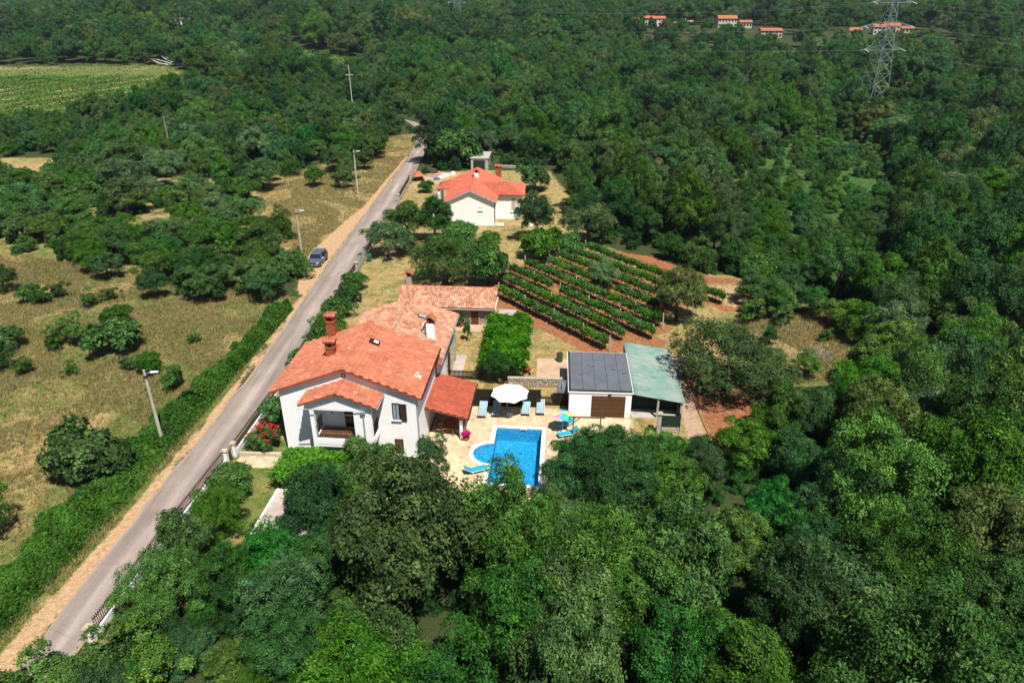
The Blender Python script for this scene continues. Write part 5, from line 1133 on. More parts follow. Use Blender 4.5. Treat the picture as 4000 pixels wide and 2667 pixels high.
# ---------------------------------------------------------------- vegetation
def crown_mesh(name, seed, mat, R_=1.0, zsq=.85, nclump=46, per=56, lp=17, leaf=.025, asp=.55, clump=.27, up=.45, low=-.55, core=.30, rag=.26, droop=0.0, spr=.062):
    """unit crown (radius about 1, centre at z=0): branch clumps carry twigs, twigs carry leaves"""
    g = np.random.default_rng(seed); C = []; r = []
    for i in range(nclump):
        while True:
            d = g.normal(size=3); d /= np.linalg.norm(d)
            if d[2] > low: break
        rad = (core + (0.86 - core) * g.random() ** .45) * (1 + g.normal() * rag * .5)
        C.append(d * rad * np.array([1, 1, zsq])); r.append(clump * g.uniform(.55, 1.3))
    C = np.array(C); r = np.array(r)
    n = per * nclump; ci = g.integers(0, nclump, n)
    d = g.normal(size=(n, 3)); d /= np.linalg.norm(d, axis=1)[:, None]
    d[:, 2] = np.where(d[:, 2] < -.35, -d[:, 2], d[:, 2])
    rr = r[ci] * (0.62 + .50 * g.random(n) ** .8)
    P = C[ci] + d * rr[:, None] * np.array([1, 1, .8])
    P[:, 2] -= droop * np.hypot(P[:, 0], P[:, 1]) ** 2
    sn = d * 1.0 + g.normal(size=(n, 3)) * .22; sn[:, 2] += up * .7; sn /= np.linalg.norm(sn, axis=1)[:, None]
    sz = g.uniform(.7, 1.3, n)
    m_ = n * lp; si = np.repeat(np.arange(n), lp)
    off = g.normal(size=(m_, 3)); off -= (off * sn[si]).sum(1)[:, None] * sn[si] * .55
    P = P[si] + off * (spr * sz[si])[:, None] * .7
    nrm = sn[si] + g.normal(size=(m_, 3)) * .34; nrm /= np.linalg.norm(nrm, axis=1)[:, None]
    t_ = np.cross(nrm, g.normal(size=(m_, 3))); t_ /= np.linalg.norm(t_, axis=1)[:, None]; bt = np.cross(nrm, t_)
    s = leaf * g.uniform(.6, 1.35, m_)[:, None]
    V = np.stack([P - t_ * s, P - bt * s * asp + nrm * s * .12, P + t_ * s, P + bt * s * asp + nrm * s * .12], 1).reshape(-1, 3)
    Q = np.arange(m_ * 4).reshape(m_, 4)
    ct = g.random(nclump); st_ = g.random(n) ** 2.2
    tone = np.clip(.22 * g.random(m_) + .62 * st_[si] + .20 * ct[ci[si]] - .04, 0, 1)
    return fastmesh(name, V * R_, Q, mat, tone)
def trunk_mesh(name, seed, mat='bark', h=1.0, r=.07, spread=.75):
    """unit trunk: base at z=-1.15 up into a crown centred on z=0"""
    g = random.Random(seed); b = MB(); p = Vector((0, 0, -1.6)); q = Vector((g.uniform(-.05, .05), g.uniform(-.05, .05), -.55))
    b.tube(p, q, r * 1.25, r * .85, 7); k = g.randint(4, 6)
    for i in range(k):
        a = 2 * math.pi * (i + g.random() * .5) / k; e = q + Vector((math.cos(a) * spread * .5, math.sin(a) * spread * .5, g.uniform(.3, .5))); f = e + Vector((math.cos(a) * spread * .35, math.sin(a) * spread * .35, g.uniform(.2, .45)))
        b.tube(q, e, r * .6, r * .38, 5).tube(e, f, r * .38, r * .12, 5)
        for j in (-1, 1): a2 = a + j * .7; b.tube(e, e + Vector((math.cos(a2) * .3, math.sin(a2) * .3, .25)), r * .3, r * .08, 4)
    return b.mesh(name, mat)
KINDS = {}
def kind(key, meshes, trunks, tall, words): KINDS[key] = dict(m=meshes, t=trunks, tall=tall, w=words)
TR = [trunk_mesh('trunk', i) for i in (1, 2, 3)]; TRP = [trunk_mesh('trunk', 9, 'bark_pale', r=.10)]; TRD = [trunk_mesh('trunk', 5, 'bark_dead', r=.05)]
kind('oak', [crown_mesh('crown', 11 + i, 'leaf_oak', zsq=.95) for i in range(3)], TR, .95, 'mid green oak')
kind('ash', [crown_mesh('crown', 31 + i, 'leaf_ash', zsq=1.0, nclump=42, leaf=.024, clump=.28) for i in range(2)], TR, 1.0, 'fresh green ash tree')
kind('light', [crown_mesh('crown', 41 + i, 'leaf_light', zsq=1.1, nclump=44, leaf=.024, clump=.28, asp=.45) for i in range(2)], TR, 1.1, 'bright yellow green tree')
kind('grey', [crown_mesh('crown', 51 + i, 'leaf_grey', zsq=1.0, leaf=.024, clump=.3, asp=.5) for i in range(2)], TR, .95, 'silvery green oak')
kind('dark', [crown_mesh('crown', 61 + i, 'leaf_dark', zsq=1.05, nclump=46, leaf=.024, clump=.28) for i in range(2)], TR, 1.05, 'dark green tree')
kind('olive', [crown_mesh('crown', 71, 'leaf_olive', zsq=.95, nclump=50, per=44, leaf=.027, clump=.27, asp=.5)], TR, .95, 'dull olive green oak')
kind('bush', [crown_mesh('crown', 81 + i, 'leaf_fig', zsq=.8, nclump=30, per=36, lp=11, leaf=.05, clump=.36, low=-.3, asp=.6, spr=.09) for i in range(2)], TR, .5, 'rounded leafy bush')
kind('scrub', [crown_mesh('crown', 91 + i, 'leaf_oak', zsq=.8, nclump=22, per=40, lp=10, leaf=.045, clump=.30, low=-.1, core=.1, rag=.9, spr=.09) for i in range(2)], TR, .5, 'scrubby green bush')
kind('fig', [crown_mesh('crown', 101, 'leaf_fig', zsq=.8, nclump=42, per=36, lp=10, leaf=.058, clump=.32, low=-.3, asp=.75, spr=.08)], TR, .52, 'large leaved fig tree')
kind('olivetree', [crown_mesh('crown', 111, 'leaf_grey', zsq=.75, nclump=44, per=44, lp=12, leaf=.035, clump=.27, asp=.28, low=-.2)], TR, .65, 'grey green olive tree')
kind('pine', [crown_mesh('crown', 121, 'leaf_pine', zsq=1.5, nclump=60, per=40, lp=12, leaf=.05, clump=.26, asp=.15, low=-.8)], TR, 1.5, 'dark feathery pine')
kind('walnut', [crown_mesh('crown', 131, 'leaf_walnut', zsq=.80, nclump=80, per=50, lp=12, leaf=.020, clump=.24, asp=.42, low=-.4, spr=.045)], TR, .55, 'broad spreading walnut')
kind('dead', [crown_mesh('crown', 141, 'leaf_olive', zsq=1.0, nclump=30, per=14, lp=8, leaf=.03, clump=.3)], TRD, 1.0, 'half bare greyish tree')
kind('birch', [crown_mesh('crown', 151, 'leaf_light', zsq=1.2, nclump=30, per=13, lp=8, leaf=.035, clump=.3)], TRP, 1.2, 'pale trunked thin leaved tree')
TREES = []
def tree(key, x, y, r, label, group, name=None, hz=1.0, spin=None, z=None):
    K = KINDS[key]; i = random.randrange(len(K['m'])); z0 = float(terrain(x, y)) if z is None else z
    o = thing(name or ('shrub' if key in ('bush', 'scrub') else 'tree'), label, 'bush' if key in ('bush', 'scrub') else 'tree', (x, y, z0), 0, group)
    if spin is None: spin = random.uniform(0, 6.28)
    hc = r * (K['tall'] + .14) * hz                  # height of the crown centre
    c_ = ob('crown', K['m'][i], o); c_.location = (0, 0, hc); c_.scale = (r * random.uniform(.86, 1.14), r * random.uniform(.86, 1.14), r * hz * random.uniform(.92, 1.08)); c_.rotation_euler = (random.gauss(0, .08), random.gauss(0, .08), spin); c_.location.x += random.gauss(0, .08) * r
    t_ = ob('trunk', random.choice(K['t']), o); sc_ = hc / 1.6; t_.scale = (r * .9, r * .9, sc_); t_.location = (0, 0, hc); t_.rotation_euler = (0, 0, spin * 1.7)
    TREES.append((x, y, r)); return o
G_ = 'trees of the villa garden'
tree('olivetree', -17.9, 96.7, 3.3, 'rounded olive tree on the lawn beside the wheelie bin', G_); tree('olivetree', -15.0, 98.1, 1.3, 'slim young olive sapling on the lawn', G_)
tree('oak', -16.2, 104.5, 3.0, 'broad garden tree left of the bungalow front', G_); tree('dark', -11.7, 103.6, 2.6, 'dense dark tree standing before the bungalow gable', G_, hz=1.25); tree('bush', -7.5, 100.2, 2.7, 'bushy tree right of the dark tree before the bungalow', G_); tree('bush', -3.3, 99.9, 1.8, 'small bushy tree on the dry lawn before the bungalow', G_)
tree('walnut', -8.7, 86.2, 4.5, 'spreading walnut tree behind the outbuilding', G_, hz=1.0); tree('fig', -3.1, 86.3, 2.5, 'upright fig tree right of the walnut behind the outbuilding', G_, hz=1.45)
tree('dark', 3.9, 104, 2.6, 'tall bushy tree right of the bungalow lawn', G_, hz=1.3); tree('fig', 4.1, 96, 2.8, 'pale green fig tree at the top of the vineyard', G_); tree('olivetree', 11.6, 102.4, 4.0, 'domed silvery olive tree behind the vineyard', G_); tree('bush', 8.3, 98.6, 2.0, 'dark bush left of the domed olive tree', G_)
tree('bush', 4.5, 134.8, 3.0, 'round dark bush right of the bungalow', G_, hz=1.15); tree('bush', -16.6, 133.4, 1.6, 'small round bush in the bungalow front garden', G_)
tree('pine', -18.6, 158, 3.6, 'tall dark pine beside the road behind the bungalow', G_, hz=1.1); tree('pine', -14.8, 161, 3.2, 'second dark pine right of the roadside pine', G_); tree('fig', -12.0, 155, 4.3, 'large leafy tree left of the concrete shed', G_, hz=1.2)
tree('olivetree', 11.6, 84.6, 1.9, 'fuzzy grey olive tree growing in the vineyard', G_, hz=1.35); tree('olive', 19.2, 74.8, 3.2, 'dull brownish tree at the right end of the vine rows', G_)
tree('walnut', 20.6, 58.6, 5.5, 'very broad walnut tree overhanging the green carport roof', G_, hz=.80)
for x, y, r, l in ((-20.2, 84.2, 1.6, 'clipped dark shrub by the street wall, far one of three'), (-20.2, 80.4, 1.6, 'clipped dark shrub by the street wall, middle one of three'), (-20.5, 75.6, 1.7, 'clipped dark shrub by the street wall, near one of three'), (-20.3, 71.0, 1.8, 'leafy shrub just behind the brick chimneys'), (-19.6, 67.0, 2.2, 'leafy shrub left of the villa roof at the back'), (-20.6, 62.5, 1.8, 'leafy shrub peeking out left of the villa roof'), (-20.8, 58.4, 1.5, 'small shrub between villa and street wall'), (-20.9, 53.2, 1.7, 'dark laurel at the front left corner of the villa')): tree('bush', x, y, r, l, 'shrubs along the street wall')
tree('bush', -21.3, 43.0, 1.7, 'bright green bush between annex and street wall', 'shrubs of the front garden'); tree('light', -20.2, 38.6, 2.0, 'loose light green tree at the annex corner', 'shrubs of the front garden', hz=.9)
# oleander with red flowers
ol = tree('bush', -20.75, 49.3, 1.35, 'oleander bush covered in dark red flowers by the front path', 'shrubs of the front garden')
g = np.random.default_rng(5); n = 420; d = g.normal(size=(n, 3)); d /= np.linalg.norm(d, axis=1)[:, None]; d[:, 2] = np.abs(d[:, 2]) * .9; cl = g.integers(0, 26, n); cc = g.normal(size=(26, 3)); cc /= np.linalg.norm(cc, axis=1)[:, None]; cc[:, 2] = np.abs(cc[:, 2])
P_ = cc[cl] * 1.18 * np.array([1, 1, .85]) + d * .2; P_[:, 2] += 1.15; s_ = .06
V = np.stack([P_ + np.array([-s_, 0, 0]), P_ + np.array([0, -s_, .03]), P_ + np.array([s_, 0, 0]), P_ + np.array([0, s_, .03])], 1).reshape(-1, 3); ob('blossom', fastmesh('blossom', V, np.arange(n * 4).reshape(n, 4), 'petal_red'), ol)
pt = thing('flower_pot', 'pot of bright pink flowers at the veranda post', 'potted plant', uvw(14.35, 3.2)); MB().tube((0, 0, .05), (0, 0, .4), .2, .27, 12).build('pot', 'terracotta', pt)
d = g.normal(size=(240, 3)); d /= np.linalg.norm(d, axis=1)[:, None]; P_ = d * .42 * g.random((240, 1)) ** .4; P_[:, 2] = P_[:, 2] * .7 + .68; s_ = .085
V = np.stack([P_ + np.array([-s_, 0, 0]), P_ + np.array([0, -s_, .04]), P_ + np.array([s_, 0, 0]), P_ + np.array([0, s_, .04])], 1).reshape(-1, 3); ob('blossom', fastmesh('blossom', V, np.arange(240 * 4).reshape(240, 4), 'petal_pink'), pt)
pt2 = thing('potted_shrub', 'potted yellow green shrub left of the outbuilding door', 'potted plant', (-5.9, 73.0, .1)); MB().tube((0, 0, 0), (0, 0, .4), .24, .32, 12).build('pot', 'terracotta', pt2); c_ = ob('foliage', KINDS['light']['m'][0], pt2); c_.scale = (.55, .55, .5); c_.location = (0, 0, .8)
sp = tree('light', -4.9, 69.4, .45, 'thin sapling on the small lawn before the outbuilding', G_, hz=2.6)
# bushes of the left field
G2 = 'bushes scattered over the dry field'
FB = [(-33.6, 45.6, 2.75, 'fig', 'largest fig bush in the near field left of the lamp post'), (-42.6, 67.0, 2.4, 'fig', 'big fig bush in the middle of the dry field'), (-45.0, 72.6, 1.9, 'bush', 'dark bush just behind the big field fig'), (-47.5, 68.5, 1.8, 'scrub', 'scrub bush touching the left of the big field fig'), (-60.0, 80.6, 1.5, 'bush', 'dark round bush far left of the field, left of a pair'), (-58.0, 79.8, 1.2, 'bush', 'dark round bush far left of the field, right of a pair'), (-56.5, 81.4, 1.3, 'scrub', None), (-51.2, 79.2, 1.1, 'scrub', None), (-64.7, 83.5, 1.7, 'light', 'bright green low bush at the left edge of the field'), (-54.2, 67.6, 1.8, 'bush', 'dark bush cut by the left picture edge, upper'), (-51.8, 63.0, 1.4, 'scrub', 'bush cut by the left picture edge, lower'), (-44.5, 81.4, 1.7, 'dark', 'dark upright bush in the upper field'), (-36.3, 80.7, 1.2, 'dark', 'small dark shrub below the roadside wood'), (-37.5, 85.0, 1.9, 'bush', None), (-41.0, 83.4, 1.9, 'scrub', None), (-34.0, 82.8, 1.0, 'scrub', None), (-34.7, 69.0, .8, 'scrub', 'lone small shrub right of the big field fig'), (-36.6, 62.4, 1.4, 'bush', 'dark shrub above the lamp post head'), (-32.6, 59.0, 1.3, 'scrub', 'shrub between the lamp post and the hedge'), (-38.9, 62.9, .9, 'scrub', None), (-49.0, 61.9, 1.0, 'scrub', None), (-49.2, 67.6, 1.1, 'scrub', None), (-49.8, 80.8, 1.0, 'scrub', None), (-44.4, 61.8, .8, 'scrub', None), (-37.6, 38.3, 2.1, 'scrub', 'leafy bush at the left picture edge below the field fig'), (-29.6, 88.6, 2.4, 'bush', 'leafy bush beside the parked car bonnet')]
for i, (x, y, r, k, l) in enumerate(FB): tree(k, x, y, r, l or 'small green shrub scattered in the dry grass of the left field', G2)
for x, y, r, l in ((-26.4, 24.2, 2.0, 'low bush at the bottom left beside the road end, left one'), (-24.5, 25.6, 1.8, 'low bush at the bottom left beside the road end, middle one'), (-22.5, 26.2, 1.8, 'low bush at the bottom left beside the road end, right one'), (-20.3, 27.0, 1.9, 'bush behind the lower end post of the street wall')): tree('scrub', x, y, r, l, 'bushes at the road end')
# shrubs breaking up the right clearing
for i, (x, y, r) in enumerate(((28.4, 74.5, 1.9), (30.6, 76.6, 2.2), (33.2, 78.6, 2.4), (35.6, 76.2, 1.8), (31.6, 73.6, 1.6), (29.2, 79.8, 2.0), (32.4, 82.6, 2.3), (34.8, 82.0, 2.4), (36.6, 72.8, 1.9), (38.0, 68.6, 2.2), (37.2, 64.0, 2.0), (28.0, 68.6, 1.0), (34.8, 69.4, .9), (29.6, 61.5, 1.3), (33.4, 89.4, 2.2), (30.2, 91.2, 2.0), (26.4, 93.4, 2.0), (22.6, 95.6, 1.8))): tree(('scrub', 'light', 'bush', 'ash')[i % 4], x, y, r, 'wild shrub at the edge of the clearing right of the vineyard', 'shrubs round the right clearing', hz=.95)
# two garden trees in front of the villa and pool
tree('oak', -9.7, 41.3, 2.9, 'garden oak hiding the foot of the villa', 'trees before the villa', hz=1.05); tree('ash', -6.6, 43.0, 1.9, 'smaller tree between villa corner and pool', 'trees before the villa', hz=1.25); tree('dark', -13.4, 37.4, 2.5, 'dark tree overhanging the annex roof', 'trees before the villa', hz=1.1); tree('oak', -9.2, 36.8, 2.5, 'oak over the right end of the annex roof', 'trees before the villa')
tree('grey', -2.2, 36.0, 2.4, 'greyish tree below the near end of the pool', 'trees before the villa'); tree('ash', 5.5, 44.2, 2.4, 'maple like tree covering the right side of the pool deck', 'trees before the villa', hz=1.0); tree('dark', 8.5, 44.6, 2.3, 'dark green tree before the garage', 'trees before the villa', hz=.95); tree('ash', 11.2, 44.6, 2.1, 'leafy tree before the carport pillar', 'trees before the villa', hz=.95); tree('dark', 6.4, 40.4, 2.7, 'dark tree right of the pool lower end', 'trees before the villa'); tree('oak', 2.6, 36.2, 2.3, 'oak between pool and lower wood', 'trees before the villa')
for x, y, r, l in ((-14.3, 33.0, 2.4, 'tree before the annex wall, left one of three'), (-11.6, 33.6, 2.3, 'tree before the annex wall, middle one of three'), (-8.6, 33.4, 2.5, 'tree before the annex wall, right one of three')): tree('ash', x, y, r, l, 'trees before the villa')
for x, y, r, l in ((-33.0, 143, 2.4, 'nearest tree left of the road bend verge'), (-36.4, 149, 2.9, 'leafy tree on the verge left of the far lamp post'), (-31.8, 152.5, 2.3, 'tree close to the road behind the far lamp post'), (-34.6, 158, 2.9, 'tree in the roadside row before the bend, left one'), (-30.8, 163, 2.4, 'tree in the roadside row before the bend, right one'), (-38.8, 138, 2.0, 'low scrub tree on the brown verge')): tree('oak', x, y, r, l, 'trees on the roadside verge', hz=.95)
tree('oak', -21.3, 34.3, 2.45, 'leafy oak leaning over the street wall', 'trees before the villa', hz=.95); tree('light', -21.0, 30.6, 2.3, 'lighter tree by the lower end of the street wall', 'trees before the villa', hz=.9); tree('oak', -7.4, 37.6, 2.0, 'small oak left of the lower gate', 'trees before the villa', hz=.95); tree('dark', -17.2, 32.0, 2.3, 'dark tree below the annex corner', 'trees before the villa', hz=.95)
for x, y, r, l in ((5.0, 41.4, 2.3, 'tree touching the near right corner of the pool deck'), (8.6, 41.4, 2.4, 'tree second right of the pool deck corner'), (11.6, 41.6, 2.3, 'tree third right of the pool deck corner'), (14.2, 43.2, 2.2, 'tree between the wood and the gravel path'), (3.2, 38.6, 1.8, 'low tree just below the pool railing, right one'), (.4, 37.0, 1.9, 'low tree just below the pool railing, left one'), (18.8, 46.2, 2.3, 'tree over the red soil right of the gravel path'), (22.6, 50.4, 2.6, 'leafy tree on the red soil below the walnut')): tree(random.choice(('oak', 'ash', 'dark')), x, y, r, l, 'trees before the villa', hz=.95)
# ivy covered arbour before the villa, grape arbour in the garden
def leafy_slab(name, x0, x1, y0, y1, z0, z1, n, leaf, mat, bump_=.25, side=True, seed=3):
    g = np.random.default_rng(seed); X = g.uniform(x0, x1, n); Y = g.uniform(y0, y1, n)
    ed = np.minimum.reduce([X - x0, x1 - X, Y - y0, y1 - Y]); h = z0 + (z1 - z0) * np.clip(ed / .5, 0, 1) ** .5
    h = h + bump_ * (np.sin(X * 2.1 + np.sin(Y * 1.3)) * np.sin(Y * 1.9 + np.cos(X)) + .4 * np.sin(X * 5 + Y * 4))
    Z = h - g.random(n) ** 2 * .5; wob = .45 * np.sin(Y * 2.3 + X * .7) + .3 * np.sin(Y * 5.1); X = np.where(X > (x0 + x1) / 2, X + wob * .6, X - .6 * np.roll(wob, 7))
    X = X + g.normal(0, .12, n); Y = Y + g.normal(0, .12, n)
    return leaves(name, np.stack([X, Y, Z], 1), leaf, mat, g)
def leaves(name, P, leaf, mat, g, asp=.7, up=1.0, clumpf=1.3):
    n = len(P); nrm = g.normal(size=(n, 3)) * .5; nrm[:, 2] += up; nrm /= np.linalg.norm(nrm, axis=1)[:, None]
    t_ = np.cross(nrm, g.normal(size=(n, 3))); t_ /= np.linalg.norm(t_, axis=1)[:, None]; bt = np.cross(nrm, t_); s = leaf * g.uniform(.6, 1.3, n)[:, None]
    V = np.stack([P - t_ * s, P - bt * s * asp, P + t_ * s, P + bt * s * asp], 1).reshape(-1, 3)
    cl = .5 + .5 * np.sin(P[:, 0] * clumpf + 2 * np.sin(P[:, 1] * clumpf * .8)) * np.sin(P[:, 1] * clumpf * 1.1 + P[:, 2])
    return fastmesh(name, V, np.arange(n * 4).reshape(n, 4), mat, np.clip(.55 * g.random(n) + .4 * cl, 0, 1))
GA = thing('grape_arbour', 'long flat topped arbour overgrown with bright green vine leaves', 'arbour', (-3.0, 60.6, 0), -3)
ob('foliage', leafy_slab('foliage', 0, 4.4, 0, 11.5, 1.7, 2.35, 15000, .15, 'leaf_vine'), GA)
for x_ in (.3, 4.1):
    for y_ in (.3, 4, 7.6, 11.2): MB().box(x_ - .05, x_ + .05, y_ - .05, y_ + .05, 0, 1.95).build('post', 'wood_brown', GA)
for y_ in (.3, 4, 7.6, 11.2): MB().box(.2, 4.2, y_ - .04, y_ + .04, 1.951, 2.03).build('beam', 'wood_brown', GA)
cb_ = tree('dark', -1.5, 60.4, 1.5, 'dark bush at the near end of the grape arbour', G_)
IV = thing('ivy_arbour', 'low arbour smothered in ivy before the villa front', 'arbour', (-18.3, 43.2, 0), -4)
ob('foliage', leafy_slab('foliage', 0, 7.5, 0, 3.6, 1.2, 2.0, 11000, .12, 'leaf_vine', seed=8), IV)
for x_ in (.3, 3.7, 7.2):
    for y_ in (.3, 3.3): MB().box(x_ - .05, x_ + .05, y_ - .05, y_ + .05, 0, 1.6).build('post', 'wood_brown', IV)
# roadside bramble hedge
g = np.random.default_rng(21); HX = np.array([14, 24, 30, 36, 42, 48, 54, 60, 66, 72, 78]); HL = np.array([-35.5, -35.0, -34.6, -34.3, -33.9, -33.4, -32.0, -30.9, -29.8, -29.2, -28.6]); HR = np.array([-31.2, -30.6, -30.4, -29.7, -28.9, -28.6, -28.1, -27.8, -27.3, -26.9, -26.5])
n = 75000; Y = g.uniform(16, 78, n); a0 = np.interp(Y, HX, HL); a1 = np.interp(Y, HX, HR); a0 = a0 + .5 * np.sin(Y * .9) + .3 * np.sin(Y * 2.3); f_ = g.random(n); X = a0 + (a1 - a0) * f_
prof = (1 - np.abs(2 * f_ - 1) ** 2.5); hh = np.where(Y > 56, 1.75, 1.25) * (.75 + .3 * np.sin(Y * .55 + X) * np.sin(X * 1.4 + Y * .3) + .12 * np.sin(X * 3.1 + Y * 2.7)) * prof
Z = hh * (1 - .45 * g.random(n) ** 2)
hd = thing('roadside_hedge', 'long low bramble hedge running along the left side of the road', 'hedge', (-30, 47, 0)); P_ = np.stack([X + 30, Y - 47, Z], 1); ob('foliage', leaves('foliage', P_, .13, 'leaf_hedge', g, clumpf=1.0), hd)
# vineyard
g = np.random.default_rng(33)
def vine_mesh(seed):
    g = np.random.default_rng(seed); n = 950; P = np.stack([g.uniform(-.70, .70, n), g.normal(0, .23, n), np.zeros(n)], 1); P[:, 2] = 1.22 + .34 * np.sin(P[:, 0] * 4 + seed) * .3 + g.normal(0, .21, n); return leaves('foliage', P, .10, 'leaf_vineyard', g, clumpf=4)
VM = [vine_mesh(i) for i in range(4)]
VT = MB().path([(0, 0, 0), (.04, .02, .4), (-.03, 0, .8), (0, .02, 1.2)], [.035, .03, .025, .02], 5).mesh('trunk', 'bark')
VP = MB().box(-.05, .05, -.05, .05, 0, 1.95).mesh('vine_post', 'pole_concrete')
NTH = ['first', 'second', 'third', 'fourth', 'fifth', 'sixth', 'seventh', 'eighth', 'ninth', 'tenth', 'eleventh', 'twelfth', 'thirteenth', 'fourteenth', 'fifteenth', 'sixteenth', 'seventeenth', 'eighteenth', 'nineteenth', 'twentieth', 'twenty-first', 'twenty-second', 'twenty-third', 'twenty-fourth', 'twenty-fifth', 'twenty-sixth', 'twenty-seventh', 'twenty-eighth', 'twenty-ninth', 'thirtieth']
ORD = ['first', 'second', 'third', 'fourth', 'fifth', 'sixth', 'seventh', 'eighth']
va = math.atan2(VD[1], VD[0])
for k, (n0, t0, t1) in enumerate(ROWS):
    t_ = t0 + .5; i = 0
    while t_ < t1:
        p = VD * t_ + VN * n0
        gap = (k == 2 and -62.5 < t_ < -60) or (k == 4 and -58 < t_ < -56) or (k == 5 and t_ > -55 and i % 3 == 0)
        if not gap:
            o = thing('grapevine', '%s grapevine from the far left end of the %s vine row behind the garage' % (NTH[i], ORD[k]), 'grapevine', (p[0] + random.uniform(-.05, .05), p[1] + random.uniform(-.05, .05), 0), math.degrees(va), 'grapevines of the %s row' % ORD[k])
            f_ = ob('foliage', VM[random.randrange(4)], o); s_ = random.uniform(.88, 1.15); f_.scale = (1.05, s_, random.uniform(.9, 1.1)); f_.rotation_euler = (0, 0, random.choice((0, math.pi)))
            ob('trunk', VT, o)
        t_ += 1.15; i += 1
    for j, tt in enumerate(np.arange(t0 - .3, t1 + 2.5, 5.1)):
        tt = min(tt, t1 + .4); p = VD * tt + VN * n0; o = ob('vine_post', VP); o.location = (p[0], p[1], 0); o.rotation_euler = (random.gauss(0, .03), random.gauss(0, .03), va); tag(o, '%s pale post from the far left end of the %s vine row behind the garage' % (NTH[j], ORD[k]), 'post', 'posts of the vine rows')
# brush pile, fallen pale branches
b = MB(); g2 = random.Random(4)
for i in range(90):
    a = g2.uniform(0, 6.28); r_ = g2.uniform(0, 1.8); c_ = Vector((math.cos(a) * r_, math.sin(a) * r_ * .7, g2.uniform(.05, .75 * (1 - r_ / 2.2)))); d_ = Vector((g2.gauss(0, 1), g2.gauss(0, 1), g2.gauss(0, .25))).normalized() * g2.uniform(.4, 1.0); b.tube(c_ - d_, c_ + d_, .025, .012, 4)
o = b.build('brush_pile', 'bark_dead'); o.location = (32.2, 66.2, 0); tag(o, 'heap of dry cut branches in the right clearing', 'brush pile', kind='thing')
FBR = thing('fallen_branches', 'bleached fallen branches at the wood edge by the far left field', 'branches', (-174, 375, 1.2))
for i in range(7):
    b = MB(); x0 = g2.uniform(-8, 3); b.path([Vector((x0, g2.uniform(-2, 2), 2.5 + g2.uniform(0, 2))), Vector((x0 + 6, g2.uniform(-2, 2), 1.2)), Vector((x0 + 12, g2.uniform(-2, 2), .3))], [.1, .2, .3], 5); b.build('branch', 'bark_pale', FBR)
tree('birch', -186, 434, 9.5, 'pale bare trunked tree rising from the far left wood', 'far landmark trees', hz=1.1); tree('dead', 19.0, 26.5, 3.0, 'half bare grey branched tree in the near right wood', 'far landmark trees')
tree('olivetree', 25.8, 62.8, 1.6, 'small grey tree right of the big walnut', G_)

# ---------------------------------------------------------------- woodland
OPEN_A = [(-70.6, 92.5), (-66.8, 97.2), (-56.0, 86.6), (-45.6, 82.3), (-37.0, 79.2), (-32.1, 80.2), (-27.1, 78), (-24, 78), (-25.5, 84), (-29.5, 90), (-34.4, 106.1), (-41.3, 110.5), (-44.7, 137.6), (-40.4, 160), (-33, 132), (-29.8, 134), (-29.0, 148), (-31.2, 185.5), (-29.5, 205), (-40, 222), (-60, 246), (-56, 248), (-38, 230), (-27, 214), (-20.6, 196), (-19.0, 150), (-9.3, 163), (-3.5, 164), (9.6, 152), (11.8, 130), (7.4, 118), (10, 108), (15.8, 105), (26, 94), (33, 88), (35, 83), (37, 78), (39, 74), (38, 62), (32, 58), (25, 52), (19.3, 42.5), (16, 41.5), (12.9, 42.8), (4.6, 42.5), (3.6, 37.5), (-2.7, 37), (-4.9, 35.7), (-8, 34.6), (-12.5, 35.3), (-15.3, 34.0), (-19.9, 35.5), (-21.0, 35.8), (-23.4, 34.5), (-22.8, 30.5), (-19.0, 27.4), (-17.5, 21.5), (-17.0, 10), (-115, 10), (-115, 100)]
OPENS = [OPEN_A, VFIELD, VFIELD2, SMALLCLR, PYCLR, [(31, 92), (35, 114), (44, 140), (58, 162), (78, 192), (92, 192), (80, 152), (68, 125), (58, 102), (47, 83), (38, 83)], [(84, 562), (180, 562), (172, 436), (142, 436), (136, 490), (82, 495)], [(200, 500), (266, 500), (250, 448), (196, 448)], [(-50, 560), (-28, 560), (-30, 530), (-46, 530)], LC1, LC2, LC3]
def forest_points(seed):
    g = np.random.default_rng(seed); out_ = []
    y = 15.0
    bands = [(12, 120, 4.6, 1.0), (120, 260, 5.6, 1.1), (260, 420, 8.0, 1.5), (420, 800, 12.0, 2.0), (800, 1500, 20.0, 3.0), (1500, 3600, 36.0, 4.4)]
    for (ya, yb, sp_, sc_) in bands:
        ys = np.arange(ya, yb, sp_)
        for yy in ys:
            hw = 1.15 * yy + 25; xs = np.arange(-hw, hw, sp_); X = xs + g.uniform(-.42, .42, len(xs)) * sp_ + (sp_ / 2 if int(yy / sp_) % 2 else 0); Y = yy + g.uniform(-.42, .42, len(xs)) * sp_
            S = sc_ * np.clip(g.normal(1.0, .24, len(xs)), .5, 1.6); out_.append(np.stack([X, Y, S], 1))
    A = np.concatenate(out_); bad = np.zeros(len(A), bool)
    for poly in OPENS:
        near = (A[:, 0] > min(p[0] for p in poly) - 12) & (A[:, 0] < max(p[0] for p in poly) + 12) & (A[:, 1] > min(p[1] for p in poly) - 12) & (A[:, 1] < max(p[1] for p in poly) + 12)
        i = np.where(near)[0]
        if len(i): bad[i] |= pip(A[i, 0], A[i, 1], poly) | (pdist(A[i, 0], A[i, 1], poly) < 1.2)
    A = A[~bad]
    tx = np.array(TREES); keep = np.ones(len(A), bool)
    for (x, y, r) in TREES: keep &= np.hypot(A[:, 0] - x, A[:, 1] - y) > r * .6 + 1.2
    return A[keep]
